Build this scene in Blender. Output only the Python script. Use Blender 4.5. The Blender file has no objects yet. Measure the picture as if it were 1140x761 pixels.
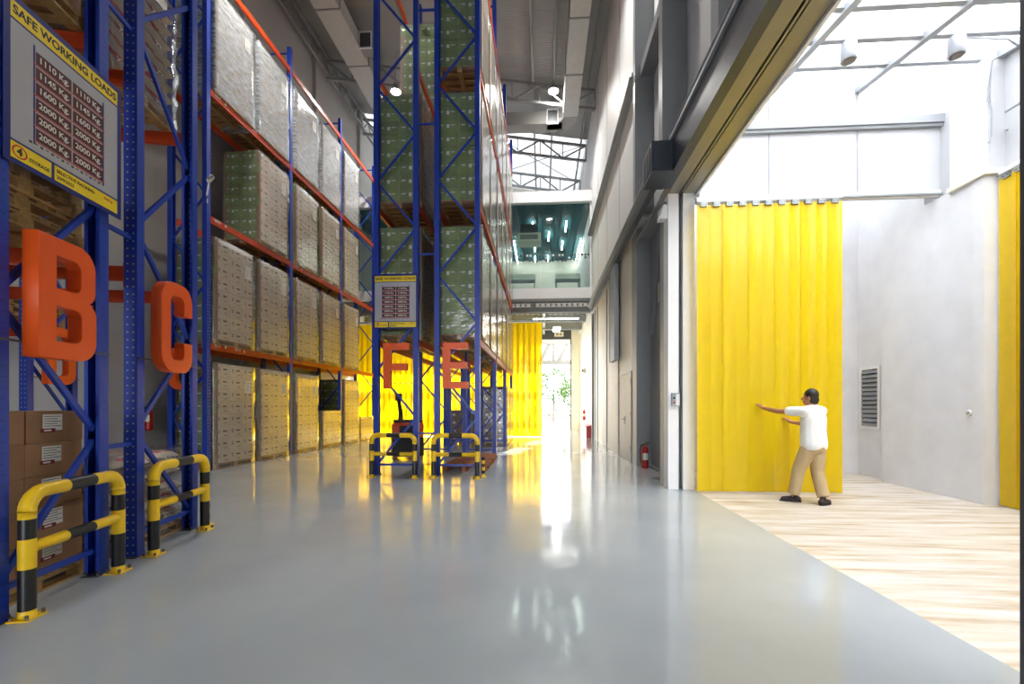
import bpy, bmesh, math, random
from mathutils import Vector, Matrix
random.seed(7)
S = bpy.context.scene
COL = S.collection
PI = math.pi

# ------------------------------------------------------------ camera, sky, exposure
cam_d = bpy.data.cameras.new('camera')
cam_d.sensor_width = 36.0
cam_d.lens = 36.0 * 500 / 1140
cam_d.shift_y = 70.5 / 1140
cam_d.clip_start = 0.05
cam = bpy.data.objects.new('camera', cam_d)
cam.location = (0, 0, 1.5)
cam.rotation_euler = (PI / 2, 0, math.atan(34 / 500))
COL.objects.link(cam)
S.camera = cam

W = bpy.data.worlds.new('sky')
S.world = W
W.use_nodes = True
bg = W.node_tree.nodes['Background']
bg.inputs['Color'].default_value = (0.95, 0.97, 1.0, 1)
bg.inputs['Strength'].default_value = 6.0

sun_d = bpy.data.lights.new('sun', 'SUN')
sun_d.energy = 16.0
sun_d.color = (1.0, 0.94, 0.84)
sun_d.angle = 0.02
sun = bpy.data.objects.new('sun', sun_d)
sun.rotation_euler = Vector((-0.16, -0.92, -0.36)).to_track_quat('-Z', 'Y').to_euler()
COL.objects.link(sun)

S.view_settings.view_transform = 'Standard'
S.view_settings.look = 'None'
S.view_settings.gamma = 1
S.view_settings.use_curve_mapping = False
S.view_settings.exposure = 0.95
HIBAY_W = 1000.0
S.cycles.max_bounces = 10
S.cycles.diffuse_bounces = 5
S.cycles.glossy_bounces = 4
S.cycles.transmission_bounces = 8
S.cycles.transparent_max_bounces = 16
S.cycles.use_denoising = True
S.cycles.sample_clamp_indirect = 8.0
S.cycles.caustics_reflective = False
S.cycles.caustics_refractive = False

# ------------------------------------------------------------ materials
def srgb(r, g, b):
    f = lambda c: (c / 255 / 12.92) if c / 255 <= 0.04045 else ((c / 255 + 0.055) / 1.055) ** 2.4
    return (f(r), f(g), f(b), 1)

def nodes_of(name):
    m = bpy.data.materials.new(name)
    m.use_nodes = True
    nt = m.node_tree
    return m, nt, nt.nodes['Principled BSDF']

def N(nt, kind, **kw):
    n = nt.nodes.new('ShaderNode' + kind)
    for k, v in kw.items():
        setattr(n, k, v)
    return n

def mat(name, col, rough=0.5, metal=0.0, var=0.08, scale=6.0, bump=0.0, bscale=40.0, stretch=None, spec=0.5, coat=0.0, objvar=0.0):
    m, nt, b = nodes_of(name)
    L = nt.links.new
    tc = N(nt, 'TexCoord')
    mp = N(nt, 'Mapping')
    L(tc.outputs['Object'], mp.inputs['Vector'])
    if stretch:
        mp.inputs['Scale'].default_value = stretch
    no = N(nt, 'TexNoise')
    no.inputs['Scale'].default_value = scale
    no.inputs['Detail'].default_value = 4
    L(mp.outputs['Vector'], no.inputs['Vector'])
    mr = N(nt, 'MapRange')
    mr.inputs['From Min'].default_value = 0.25
    mr.inputs['From Max'].default_value = 0.75
    mr.inputs['To Min'].default_value = 1 - var
    mr.inputs['To Max'].default_value = 1 + var
    L(no.outputs['Fac'], mr.inputs['Value'])
    hv = N(nt, 'HueSaturation')
    hv.inputs['Color'].default_value = col
    if objvar:
        oi = N(nt, 'ObjectInfo')
        m2 = N(nt, 'MapRange')
        m2.inputs['To Min'].default_value = 1 - objvar
        m2.inputs['To Max'].default_value = 1 + objvar
        L(oi.outputs['Random'], m2.inputs['Value'])
        mu = N(nt, 'Math', operation='MULTIPLY')
        L(mr.outputs['Result'], mu.inputs[0])
        L(m2.outputs['Result'], mu.inputs[1])
        L(mu.outputs[0], hv.inputs['Value'])
    else:
        L(mr.outputs['Result'], hv.inputs['Value'])
    L(hv.outputs['Color'], b.inputs['Base Color'])
    b.inputs['Roughness'].default_value = rough
    b.inputs['Metallic'].default_value = metal
    b.inputs['Specular IOR Level'].default_value = spec
    b.inputs['Coat Weight'].default_value = coat
    b.inputs['Coat Roughness'].default_value = 0.08
    if bump:
        n2 = N(nt, 'TexNoise')
        n2.inputs['Scale'].default_value = bscale
        n2.inputs['Detail'].default_value = 3
        L(mp.outputs['Vector'], n2.inputs['Vector'])
        bp = N(nt, 'Bump')
        bp.inputs['Strength'].default_value = bump
        bp.inputs['Distance'].default_value = 0.01
        L(n2.outputs['Fac'], bp.inputs['Height'])
        L(bp.outputs['Normal'], b.inputs['Normal'])
    return m

def emit(name, col, k):
    m, nt, b = nodes_of(name)
    b.inputs['Base Color'].default_value = col
    b.inputs['Emission Color'].default_value = col
    b.inputs['Emission Strength'].default_value = k
    return m

M = {}
BLUE = srgb(28, 62, 168)
M['blue'] = mat('blue_powder_coat', BLUE, 0.38, var=0.12, scale=3, spec=0.5)
M['orange_beam'] = mat('orange_beam_paint', srgb(196, 66, 18), 0.4, var=0.12, scale=4)
M['orange'] = mat('orange_letter_paint', srgb(240, 92, 26), 0.42, var=0.03)
M['wood'] = mat('pallet_pine', srgb(176, 142, 92), 0.75, var=0.25, scale=5, stretch=(1, 6, 6), bump=0.2, objvar=0.15)
M['red_wood'] = mat('reddish_pallet_wood', srgb(150, 92, 62), 0.75, var=0.25, scale=5, stretch=(6, 1, 6), objvar=0.1)
M['cream'] = mat('cream_carton_print', srgb(214, 202, 178), 0.55, var=0.05, scale=3, objvar=0.07)
M['green'] = mat('green_carton_print', srgb(124, 148, 84), 0.5, var=0.3, scale=5, objvar=0.12)
M['brown'] = mat('brown_cardboard', srgb(150, 112, 80), 0.8, var=0.06, scale=8, objvar=0.08)
M['kraft'] = mat('kraft_edge_board', srgb(150, 118, 88), 0.7, var=0.08)
M['ink'] = mat('dark_ink', srgb(52, 52, 46), 0.6)
M['white_print'] = mat('white_label', srgb(228, 228, 222), 0.6, var=0.03)
M['red_print'] = mat('red_ink', srgb(120, 30, 34), 0.6)
M['grey_carton'] = mat('grey_carton', srgb(128, 118, 104), 0.7, var=0.1, objvar=0.1)
M['yellow'] = mat('yellow_guard_paint', srgb(244, 200, 30), 0.3, var=0.06, scale=10)
M['black'] = mat('black_guard_paint', srgb(28, 28, 30), 0.35, var=0.4, scale=20)
M['steel'] = mat('galvanised_steel', srgb(150, 154, 156), 0.45, metal=0.6, var=0.1)
M['bolt'] = mat('bolt_steel', srgb(120, 110, 100), 0.4, metal=0.8)
M['grey_steel'] = mat('grey_painted_steel', srgb(150, 154, 158), 0.45, var=0.05)
M['dark_steel'] = mat('dark_grey_steel', srgb(72, 74, 80), 0.4, var=0.06)
M['roof_steel'] = mat('roof_steel', srgb(150, 151, 150), 0.55, var=0.06)
M['duct'] = mat('white_duct_sheet', srgb(196, 196, 192), 0.5, var=0.05)
M['duct_grey'] = mat('grey_duct_sheet', srgb(150, 149, 146), 0.55, var=0.05)
M['wall_white'] = mat('white_wall_panel', srgb(222, 223, 224), 0.55, var=0.02, scale=2)
M['wall_grey'] = mat('grey_wall_paint', srgb(184, 182, 178), 0.8, var=0.03, scale=1.5)
M['panel_grey'] = mat('grey_cladding', srgb(140, 143, 146), 0.45, var=0.04)
M['cream_wall'] = mat('cream_panel', srgb(226, 222, 210), 0.5, var=0.03)
M['yard_white'] = mat('yard_white_panel', srgb(190, 190, 193), 0.55, var=0.02)
M['render'] = mat('painted_render', srgb(226, 226, 230), 0.85, var=0.05, scale=2.5, bump=0.25, bscale=8)
M['white_paint'] = mat('white_paint', srgb(236, 236, 236), 0.5, var=0.02)
M['white_alu'] = mat('white_aluminium', srgb(238, 240, 242), 0.4, var=0.02)
M['bronze'] = mat('brushed_header_metal', srgb(146, 140, 126), 0.42, metal=0.4, var=0.05)
M['charcoal'] = mat('charcoal_fascia', srgb(64, 70, 80), 0.35, metal=0.2, var=0.05)
M['black_plastic'] = mat('black_plastic', srgb(22, 22, 24), 0.45, var=0.2)
M['orange_plastic'] = mat('orange_hood_plastic', srgb(206, 70, 34), 0.4)
M['red'] = mat('red_enamel', srgb(178, 26, 28), 0.3, var=0.06)
M['brass'] = mat('brass_fitting', srgb(160, 130, 70), 0.35, metal=0.8)
M['teal'] = mat('teal_ceiling', srgb(34, 96, 108), 0.6, var=0.06)
M['leaf'] = mat('tree_leaf', srgb(62, 92, 30), 0.6, var=0.3, scale=1.2)
M['bark'] = mat('tree_bark', srgb(110, 96, 84), 0.9, var=0.2)
M['concrete'] = mat('outdoor_concrete', srgb(120, 119, 114), 0.85, var=0.05, scale=0.8)
M['canopy_steel'] = mat('canopy_steel', srgb(104, 104, 102), 0.5)
M['spot_body'] = mat('spotlight_enamel', srgb(150, 152, 158), 0.4)
M['roof_bar'] = mat('glazing_bar', srgb(150, 153, 158), 0.45)
M['skin'] = mat('skin', srgb(176, 120, 88), 0.55, var=0.05)
M['hair'] = mat('black_hair', srgb(26, 22, 20), 0.5, var=0.3, scale=40)
M['shirt'] = mat('white_cotton', srgb(240, 240, 238), 0.85, var=0.02, bump=0.3, bscale=14)
M['khaki'] = mat('khaki_cotton', srgb(196, 172, 132), 0.85, var=0.05, bump=0.3, bscale=14)
M['shoe'] = mat('dark_shoe', srgb(52, 42, 42), 0.6, var=0.15)
M['sole'] = mat('shoe_sole', srgb(40, 40, 42), 0.7)
M['navy'] = mat('navy_sign', srgb(24, 36, 120), 0.35, var=0.03)
M['sign_yellow'] = mat('yellow_sign', srgb(246, 214, 30), 0.4, var=0.02)
M['sign_white'] = mat('white_sign', srgb(176, 176, 184), 0.4, var=0.02)
M['maroon'] = mat('maroon_sign', srgb(84, 32, 34), 0.4, var=0.02)
M['sack'] = mat('paper_sack', srgb(190, 176, 156), 0.6, var=0.15, scale=6, bump=0.5, bscale=9)
M['sack_red'] = mat('sack_red_print', srgb(196, 62, 40), 0.5, var=0.1)
M['tube'] = emit('lit_tube', (1, 0.97, 0.9, 1), 14.0)
M['hibay'] = emit('lit_lens', (1, 0.98, 0.92, 1), 60.0)
M['spot_lens'] = emit('lit_spot', (1, 0.92, 0.78, 1), 3.0)
M['hole'] = mat('dark_gap', srgb(18, 18, 18), 0.8)

def perforated(name, axis):
    """blue steel with two columns of painted-on holes along z"""
    m, nt, b = nodes_of(name)
    L = nt.links.new
    tc = N(nt, 'TexCoord')
    sp = N(nt, 'SeparateXYZ')
    L(tc.outputs['Object'], sp.inputs[0])
    def ma(op, a, bv=None):
        n = N(nt, 'Math', operation=op)
        for i, v in enumerate((a, bv)):
            if v is None: continue
            if isinstance(v, (int, float)): n.inputs[i].default_value = v
            else: L(v, n.inputs[i])
        return n.outputs[0]
    fz = ma('MULTIPLY', ma('SUBTRACT', ma('FRACT', ma('DIVIDE', sp.outputs['Z'], 0.075)), 0.5), 0.075)
    ay = ma('SUBTRACT', ma('ABSOLUTE', sp.outputs[axis]), 0.026 if axis == 'Y' else 0.012)
    d = ma('SQRT', ma('ADD', ma('MULTIPLY', fz, fz), ma('MULTIPLY', ay, ay)))
    k = ma('LESS_THAN', d, 0.0085 if axis == 'Y' else 0.006)
    mx = N(nt, 'MixRGB')
    L(k, mx.inputs['Fac'])
    mx.inputs['Color1'].default_value = BLUE
    mx.inputs['Color2'].default_value = srgb(170, 170, 165) if axis == 'Y' else srgb(12, 16, 40)  # web holes painted pale as light seen through, flange holes painted dark
    L(mx.outputs[0], b.inputs['Base Color'])
    b.inputs['Roughness'].default_value = 0.38
    return m
M['blue_web'] = perforated('blue_perforated_web', 'Y')
M['blue_flange'] = perforated('blue_punched_flange', 'X')

def fres(nt, ior):
    """Fresnel that reads the same from both sides of a thin sheet"""
    L = nt.links.new
    g = N(nt, 'NewGeometry')
    mr = N(nt, 'MapRange')
    mr.inputs['To Min'].default_value = ior; mr.inputs['To Max'].default_value = 1 / ior
    L(g.outputs['Backfacing'], mr.inputs['Value'])
    fr = N(nt, 'Fresnel')
    L(mr.outputs['Result'], fr.inputs['IOR'])
    return fr

def film(name, opac, rough=0.12):
    m, nt, b = nodes_of(name)
    L = nt.links.new
    out = nt.nodes['Material Output']
    nt.nodes.remove(b)
    tc = N(nt, 'TexCoord')
    mp = N(nt, 'Mapping')
    mp.inputs['Scale'].default_value = (2.2, 2.2, 9)
    mp.inputs['Rotation'].default_value = (0.25, 0.2, 0)
    L(tc.outputs['Object'], mp.inputs[0])
    no = N(nt, 'TexNoise')
    no.inputs['Scale'].default_value = 2.2
    no.inputs['Detail'].default_value = 5
    L(mp.outputs[0], no.inputs['Vector'])
    bp = N(nt, 'Bump')
    bp.inputs['Strength'].default_value = 0.3
    bp.inputs['Distance'].default_value = 0.02
    L(no.outputs['Fac'], bp.inputs['Height'])
    tr = N(nt, 'BsdfTransparent')
    df = N(nt, 'BsdfDiffuse')
    df.inputs['Color'].default_value = (0.60, 0.65, 0.72, 1)
    gl = N(nt, 'BsdfGlossy')
    gl.inputs['Roughness'].default_value = rough
    L(bp.outputs[0], gl.inputs['Normal'])
    mr = N(nt, 'MapRange')
    mr.inputs['From Min'].default_value = 0.35
    mr.inputs['From Max'].default_value = 0.75
    mr.inputs['To Min'].default_value = opac * 0.5
    mr.inputs['To Max'].default_value = opac * 1.5
    L(no.outputs['Fac'], mr.inputs['Value'])
    a = N(nt, 'MixShader')
    L(mr.outputs['Result'], a.inputs[0])
    L(tr.outputs[0], a.inputs[1])
    L(df.outputs[0], a.inputs[2])
    fr = fres(nt, 1.9)
    c = N(nt, 'MixShader')
    L(fr.outputs[0], c.inputs[0])
    L(a.outputs[0], c.inputs[1])
    L(gl.outputs[0], c.inputs[2])
    L(c.outputs[0], out.inputs[0])
    return m
M['film'] = film('stretch_film', 0.09, 0.07)
M['film_thick'] = film('thick_stretch_film', 0.55, 0.12)

def glass(name, tint, refl=1.45, haze=0.0, hazecol=(0.9, 0.95, 0.95, 1)):
    m, nt, b = nodes_of(name)
    L = nt.links.new
    out = nt.nodes['Material Output']
    nt.nodes.remove(b)
    tr = N(nt, 'BsdfTransparent')
    tr.inputs['Color'].default_value = tint
    gl = N(nt, 'BsdfGlossy')
    gl.inputs['Roughness'].default_value = 0.02
    fr = fres(nt, refl)
    src = tr
    if haze:
        tl = N(nt, 'BsdfTranslucent')
        tl.inputs['Color'].default_value = hazecol
        mx = N(nt, 'MixShader')
        mx.inputs[0].default_value = haze
        L(tr.outputs[0], mx.inputs[1])
        L(tl.outputs[0], mx.inputs[2])
        src = mx
    c = N(nt, 'MixShader')
    L(fr.outputs[0], c.inputs[0])
    L(src.outputs[0], c.inputs[1])
    L(gl.outputs[0], c.inputs[2])
    L(c.outputs[0], out.inputs[0])
    return m
M['glass'] = glass('clear_glass', (0.86, 0.95, 0.93, 1))
M['roof_glass'] = glass('frosted_roof_glass', (0.88, 0.88, 0.90, 1), 1.3, 0.35)
M['roof_sheet'] = glass('translucent_roof_sheet', (0.08, 0.08, 0.08, 1), 1.2, 0.8, (0.42, 0.43, 0.44, 1))

def pvc(name):
    m, nt, b = nodes_of(name)
    L = nt.links.new
    out = nt.nodes['Material Output']
    nt.nodes.remove(b)
    Y = (1.0, 0.83, 0.03, 1)
    tr = N(nt, 'BsdfTransparent')
    tr.inputs['Color'].default_value = (1.0, 0.8, 0.02, 1)
    tl = N(nt, 'BsdfTranslucent')
    tl.inputs['Color'].default_value = Y
    df = N(nt, 'BsdfDiffuse')
    df.inputs['Color'].default_value = Y
    gl = N(nt, 'BsdfGlossy')
    gl.inputs['Roughness'].default_value = 0.12
    tc = N(nt, 'TexCoord')
    mp = N(nt, 'Mapping')
    mp.inputs['Scale'].default_value = (5, 5, 0.25)
    L(tc.outputs['Object'], mp.inputs[0])
    no = N(nt, 'TexNoise')
    no.inputs['Scale'].default_value = 3
    L(mp.outputs[0], no.inputs['Vector'])
    bp = N(nt, 'Bump')
    bp.inputs['Strength'].default_value = 0.3
    bp.inputs['Distance'].default_value = 0.02
    L(no.outputs['Fac'], bp.inputs['Height'])
    L(bp.outputs[0], gl.inputs['Normal'])
    a = N(nt, 'MixShader'); a.inputs[0].default_value = 0.5
    L(tl.outputs[0], a.inputs[1]); L(df.outputs[0], a.inputs[2])
    c = N(nt, 'MixShader'); c.inputs[0].default_value = 0.76
    L(tr.outputs[0], c.inputs[1]); L(a.outputs[0], c.inputs[2])
    fr = fres(nt, 1.4)
    d = N(nt, 'MixShader')
    L(fr.outputs[0], d.inputs[0]); L(c.outputs[0], d.inputs[1]); L(gl.outputs[0], d.inputs[2])
    L(d.outputs[0], out.inputs[0])
    return m
M['pvc'] = pvc('yellow_pvc_strip')

def epoxy():
    m, nt, b = nodes_of('grey_epoxy_floor')
    L = nt.links.new
    tc = N(nt, 'TexCoord')
    n1 = N(nt, 'TexNoise'); n1.inputs['Scale'].default_value = 0.6; n1.inputs['Detail'].default_value = 5
    L(tc.outputs['Object'], n1.inputs['Vector'])
    cr = N(nt, 'ValToRGB')
    cr.color_ramp.elements[0].position = 0.3; cr.color_ramp.elements[0].color = srgb(158, 164, 168)
    cr.color_ramp.elements[1].position = 0.7; cr.color_ramp.elements[1].color = srgb(174, 179, 182)
    L(n1.outputs['Fac'], cr.inputs[0])
    L(cr.outputs[0], b.inputs['Base Color'])
    n2 = N(nt, 'TexNoise'); n2.inputs['Scale'].default_value = 3.0; n2.inputs['Detail'].default_value = 6
    L(tc.outputs['Object'], n2.inputs['Vector'])
    mr = N(nt, 'MapRange')
    mr.inputs['From Min'].default_value = 0.3; mr.inputs['From Max'].default_value = 0.7
    mr.inputs['To Min'].default_value = 0.06; mr.inputs['To Max'].default_value = 0.14
    L(n2.outputs['Fac'], mr.inputs['Value'])
    L(mr.outputs['Result'], b.inputs['Roughness'])
    n3 = N(nt, 'TexNoise'); n3.inputs['Scale'].default_value = 4.0; n3.inputs['Detail'].default_value = 2
    L(tc.outputs['Object'], n3.inputs['Vector'])
    bp = N(nt, 'Bump'); bp.inputs['Strength'].default_value = 0.06; bp.inputs['Distance'].default_value = 0.02
    L(n3.outputs['Fac'], bp.inputs['Height'])
    L(bp.outputs[0], b.inputs['Normal'])
    b.inputs['Specular IOR Level'].default_value = 0.48
    return m
M['epoxy'] = epoxy()

def yard():
    m, nt, b = nodes_of('streaked_yard_floor')
    L = nt.links.new
    tc = N(nt, 'TexCoord')
    mp = N(nt, 'Mapping')
    mp.inputs['Scale'].default_value = (0.35, 3.2, 1)
    mp.inputs['Rotation'].default_value = (0, 0, 0.10)
    L(tc.outputs['Object'], mp.inputs[0])
    n1 = N(nt, 'TexNoise'); n1.inputs['Scale'].default_value = 2.2; n1.inputs['Detail'].default_value = 8; n1.inputs['Roughness'].default_value = 0.62
    L(mp.outputs[0], n1.inputs['Vector'])
    cr = N(nt, 'ValToRGB')
    e = cr.color_ramp.elements
    e[0].position = 0.30; e[0].color = srgb(160, 132, 98)
    e[1].position = 0.62; e[1].color = srgb(212, 206, 200)
    k = e.new(0.45); k.color = srgb(196, 183, 164)
    L(n1.outputs['Fac'], cr.inputs[0])
    L(cr.outputs[0], b.inputs['Base Color'])
    wv = N(nt, 'TexWave', bands_direction='Y'); wv.inputs['Scale'].default_value = 1.1; wv.inputs['Distortion'].default_value = 3
    L(mp.outputs[0], wv.inputs['Vector'])
    ad = N(nt, 'Math', operation='ADD')
    L(n1.outputs['Fac'], ad.inputs[0]); L(wv.outputs['Fac'], ad.inputs[1])
    bp = N(nt, 'Bump'); bp.inputs['Strength'].default_value = 0.35; bp.inputs['Distance'].default_value = 0.012
    L(ad.outputs[0], bp.inputs['Height'])
    L(bp.outputs[0], b.inputs['Normal'])
    b.inputs['Roughness'].default_value = 0.6
    return m
M['yard'] = yard()

def deck_mat():
    m, nt, b = nodes_of('metal_roof_deck')
    L = nt.links.new
    tc = N(nt, 'TexCoord')
    wv = N(nt, 'TexWave', bands_direction='Y'); wv.inputs['Scale'].default_value = 3.2
    L(tc.outputs['Object'], wv.inputs['Vector'])
    bp = N(nt, 'Bump'); bp.inputs['Strength'].default_value = 0.35; bp.inputs['Distance'].default_value = 0.015
    L(wv.outputs['Fac'], bp.inputs['Height'])
    L(bp.outputs[0], b.inputs['Normal'])
    b.inputs['Base Color'].default_value = srgb(160, 159, 156)
    b.inputs['Roughness'].default_value = 0.45
    return m
M['deck'] = deck_mat()

# ------------------------------------------------------------ mesh helpers
class MB:
    def __init__(s):
        s.v = []; s.f = []; s.m = []; s.mats = []; s.smooth = []
    def mi(s, m):
        if m is None: m = s.mats[0] if s.mats else 'white_paint'
        if m not in s.mats: s.mats.append(m)
        return s.mats.index(m)
    def face(s, pts, m=None, smooth=False):
        b = len(s.v); s.v += [tuple(p) for p in pts]
        s.f.append(tuple(range(b, b + len(pts)))); s.m.append(s.mi(m)); s.smooth.append(smooth)
    def box(s, x0, x1, y0, y1, z0, z1, m=None, ms=None):
        """ms: dict face->material for keys -x +x -y +y -z +z"""
        b = len(s.v)
        s.v += [(x0, y0, z0), (x1, y0, z0), (x1, y1, z0), (x0, y1, z0), (x0, y0, z1), (x1, y0, z1), (x1, y1, z1), (x0, y1, z1)]
        F = {'-z': (0, 3, 2, 1), '+z': (4, 5, 6, 7), '-y': (0, 1, 5, 4), '+x': (1, 2, 6, 5), '+y': (2, 3, 7, 6), '-x': (3, 0, 4, 7)}
        for k, q in F.items():
            s.f.append(tuple(b + i for i in q)); s.m.append(s.mi((ms or {}).get(k, m))); s.smooth.append(False)
        return s
    def obox(s, c, ax, ay, az, hx, hy, hz, m=None):
        c = Vector(c); ax = Vector(ax); ay = Vector(ay); az = Vector(az)
        b = len(s.v)
        for dz in (-1, 1):
            for dx, dy in ((-1, -1), (1, -1), (1, 1), (-1, 1)):
                s.v.append(tuple(c + ax * hx * dx + ay * hy * dy + az * hz * dz))
        for q in ((0, 3, 2, 1), (4, 5, 6, 7), (0, 1, 5, 4), (1, 2, 6, 5), (2, 3, 7, 6), (3, 0, 4, 7)):
            s.f.append(tuple(b + i for i in q)); s.m.append(s.mi(m)); s.smooth.append(False)
        return s
    def bar(s, p, q, w, h, m=None, up=(0, 0, 1)):
        p = Vector(p); q = Vector(q); d = (q - p); l = d.length; d.normalize()
        u = Vector(up)
        if abs(d.dot(u)) > 0.98: u = Vector((1, 0, 0))
        a = d.cross(u).normalized(); c = a.cross(d).normalized()
        return s.obox((p + q) / 2, d, a, c, l / 2, w / 2, h / 2, m)
    def sweep(s, pts, rs, n=12, m=None, cap=True, ms=None, sx=1.0):
        """tube through pts with radii rs; ms: material per segment"""
        pts = [Vector(p) for p in pts]
        if isinstance(rs, (int, float)): rs = [rs] * len(pts)
        rings = []; prev = None
        for i, p in enumerate(pts):
            if i == 0: t = pts[1] - pts[0]
            elif i == len(pts) - 1: t = pts[-1] - pts[-2]
            else: t = (pts[i + 1] - p).normalized() + (p - pts[i - 1]).normalized()
            if t.length < 1e-9: t = pts[-1] - pts[0]
            t.normalize()
            if prev is None:
                a = t.cross(Vector((0, 0, 1)))
                if a.length < 0.05: a = t.cross(Vector((0, 1, 0)))
                a.normalize()
            else:
                a = (prev - t * prev.dot(t)).normalized()
            prev = a; c = t.cross(a)
            b = len(s.v)
            for k in range(n):
                an = 2 * PI * k / n
                s.v.append(tuple(p + (a * math.cos(an) * sx + c * math.sin(an)) * rs[i]))
            rings.append(b)
        for i in range(len(pts) - 1):
            mm = s.mi(ms[i] if ms else m)
            for k in range(n):
                k2 = (k + 1) % n
                s.f.append((rings[i] + k, rings[i + 1] + k, rings[i + 1] + k2, rings[i] + k2)[::-1]); s.m.append(mm); s.smooth.append(True)
        if cap:
            s.f.append(tuple(rings[0] + k for k in range(n))[::-1][::-1]); s.m.append(s.mi(ms[0] if ms else m)); s.smooth.append(False)
            s.f.append(tuple(rings[-1] + k for k in range(n))[::-1]); s.m.append(s.mi(ms[-1] if ms else m)); s.smooth.append(False)
        return s
    def cyl(s, p, q, r, n=16, m=None, r2=None):
        return s.sweep([p, q], [r, r if r2 is None else r2], n, m)
    def lathe(s, prof, c=(0, 0, 0), n=20, m=None, ms=None):
        rings = []
        for (r, z) in prof:
            b = len(s.v)
            for k in range(n):
                an = 2 * PI * k / n
                s.v.append((c[0] + r * math.cos(an), c[1] + r * math.sin(an), c[2] + z))
            rings.append(b)
        for i in range(len(prof) - 1):
            for k in range(n):
                k2 = (k + 1) % n
                s.f.append((rings[i] + k, rings[i] + k2, rings[i + 1] + k2, rings[i + 1] + k)); s.m.append(s.mi(ms[i] if ms else m)); s.smooth.append(True)
        s.f.append(tuple(rings[0] + k for k in range(n))[::-1]); s.m.append(s.mi(ms[0] if ms else m)); s.smooth.append(False)
        s.f.append(tuple(rings[-1] + k for k in range(n))); s.m.append(s.mi(ms[-1] if ms else m)); s.smooth.append(False)
        return s
    def prism(s, poly, z0, z1, m=None, sides=None, M4=None):
        n = len(poly); b = len(s.v)
        T = (lambda p: tuple(M4 @ Vector(p))) if M4 else (lambda p: p)
        s.v += [T((x, y, z0)) for x, y in poly] + [T((x, y, z1)) for x, y in poly]
        s.f.append(tuple(b + i for i in range(n))[::-1]); s.m.append(s.mi(m)); s.smooth.append(False)
        s.f.append(tuple(b + n + i for i in range(n))); s.m.append(s.mi(m)); s.smooth.append(False)
        for i in range(n):
            j = (i + 1) % n
            s.f.append((b + i, b + j, b + n + j, b + n + i)); s.m.append(s.mi((sides or {}).get(i, m))); s.smooth.append(False)
        return s
    def ball(s, c, r, n=10, m=None, sc=(1, 1, 1)):
        c = Vector(c); rows = []
        for i in range(n + 1):
            ph = PI * i / n
            b = len(s.v)
            for k in range(2 * n):
                an = PI * k / n
                s.v.append((c.x + r * sc[0] * math.sin(ph) * math.cos(an), c.y + r * sc[1] * math.sin(ph) * math.sin(an), c.z + r * sc[2] * math.cos(ph)))
            rows.append(b)
        for i in range(n):
            for k in range(2 * n):
                k2 = (k + 1) % (2 * n)
                s.f.append((rows[i] + k, rows[i + 1] + k, rows[i + 1] + k2, rows[i] + k2)); s.m.append(s.mi(m)); s.smooth.append(True)
        return s
    def mesh(s, name):
        me = bpy.data.meshes.new(name)
        me.from_pydata(s.v, [], s.f)
        for k in s.mats: me.materials.append(M[k])
        me.polygons.foreach_set('material_index', s.m)
        me.polygons.foreach_set('use_smooth', s.smooth)
        me.update()
        return me
    def build(s, name, parent=None, loc=(0, 0, 0), rot=(0, 0, 0), bevel=0.0):
        o = put(s.mesh(name), name, parent, loc, rot)
        if bevel:
            md = o.modifiers.new('bevel', 'BEVEL'); md.width = bevel; md.segments = 2; md.limit_method = 'ANGLE'
        return o

def put(me, name, parent=None, loc=(0, 0, 0), rot=(0, 0, 0)):
    o = bpy.data.objects.new(name, me)
    COL.objects.link(o)
    o.location = loc; o.rotation_euler = rot
    if parent: o.parent = parent
    return o

def tag(o, label, cat, group=None, kind=None):
    o['label'] = label; o['category'] = cat
    if group: o['group'] = group
    if kind: o['kind'] = kind
    return o

def thing(name, label, cat, loc=(0, 0, 0), rz=0.0, group=None):
    o = bpy.data.objects.new(name, None)
    o.empty_display_size = 0.2
    COL.objects.link(o)
    o.location = loc; o.rotation_euler = (0, 0, rz)
    return tag(o, label, cat, group)

def struct(mb, name, label=None, parent=None, cat='building', **kw):
    o = mb.build(name, parent, **kw)
    if parent is None:
        o['kind'] = 'structure'
        tag(o, label or name.replace('_', ' '), cat)
    return o

def copy_tree(o, parent=None):
    c = o.copy(); COL.objects.link(c)
    if parent: c.parent = parent
    for ch in list(KIDS.get(o.name, [])) or list(o.children):
        copy_tree(ch, c)
    return c
KIDS = {}

def text_mesh(txt, size, depth=0.001, bold=0.0, align='CENTER', xs=1.0):
    cu = bpy.data.curves.new('lettering', 'FONT')
    cu.body = txt; cu.size = size; cu.extrude = depth; cu.offset = bold
    cu.align_x = align; cu.align_y = 'CENTER'; cu.resolution_u = 3
    o = bpy.data.objects.new('lettering', cu)
    me = bpy.data.meshes.new_from_object(o)
    bpy.data.objects.remove(o); bpy.data.curves.remove(cu)
    if xs != 1.0:
        for v in me.vertices: v.co.x *= xs
    return me

def put_text(txt, size, mname, name, parent, loc, rot, bold=0.0, align='CENTER', xs=1.0, depth=0.001):
    me = text_mesh(txt, size, depth, bold, align, xs)
    me.materials.clear(); me.materials.append(M[mname])
    return put(me, name, parent, loc, rot)

# ------------------------------------------------------------ structure: hall shell
TH = 0.2183                       # rows B, C and D stand 12.5 degrees off the building grid
U = Vector((-math.sin(TH), math.cos(TH), 0)); V = Vector((-math.cos(TH), -math.sin(TH), 0))
BL = Vector((-3.72, 2.80, 0))

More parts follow.
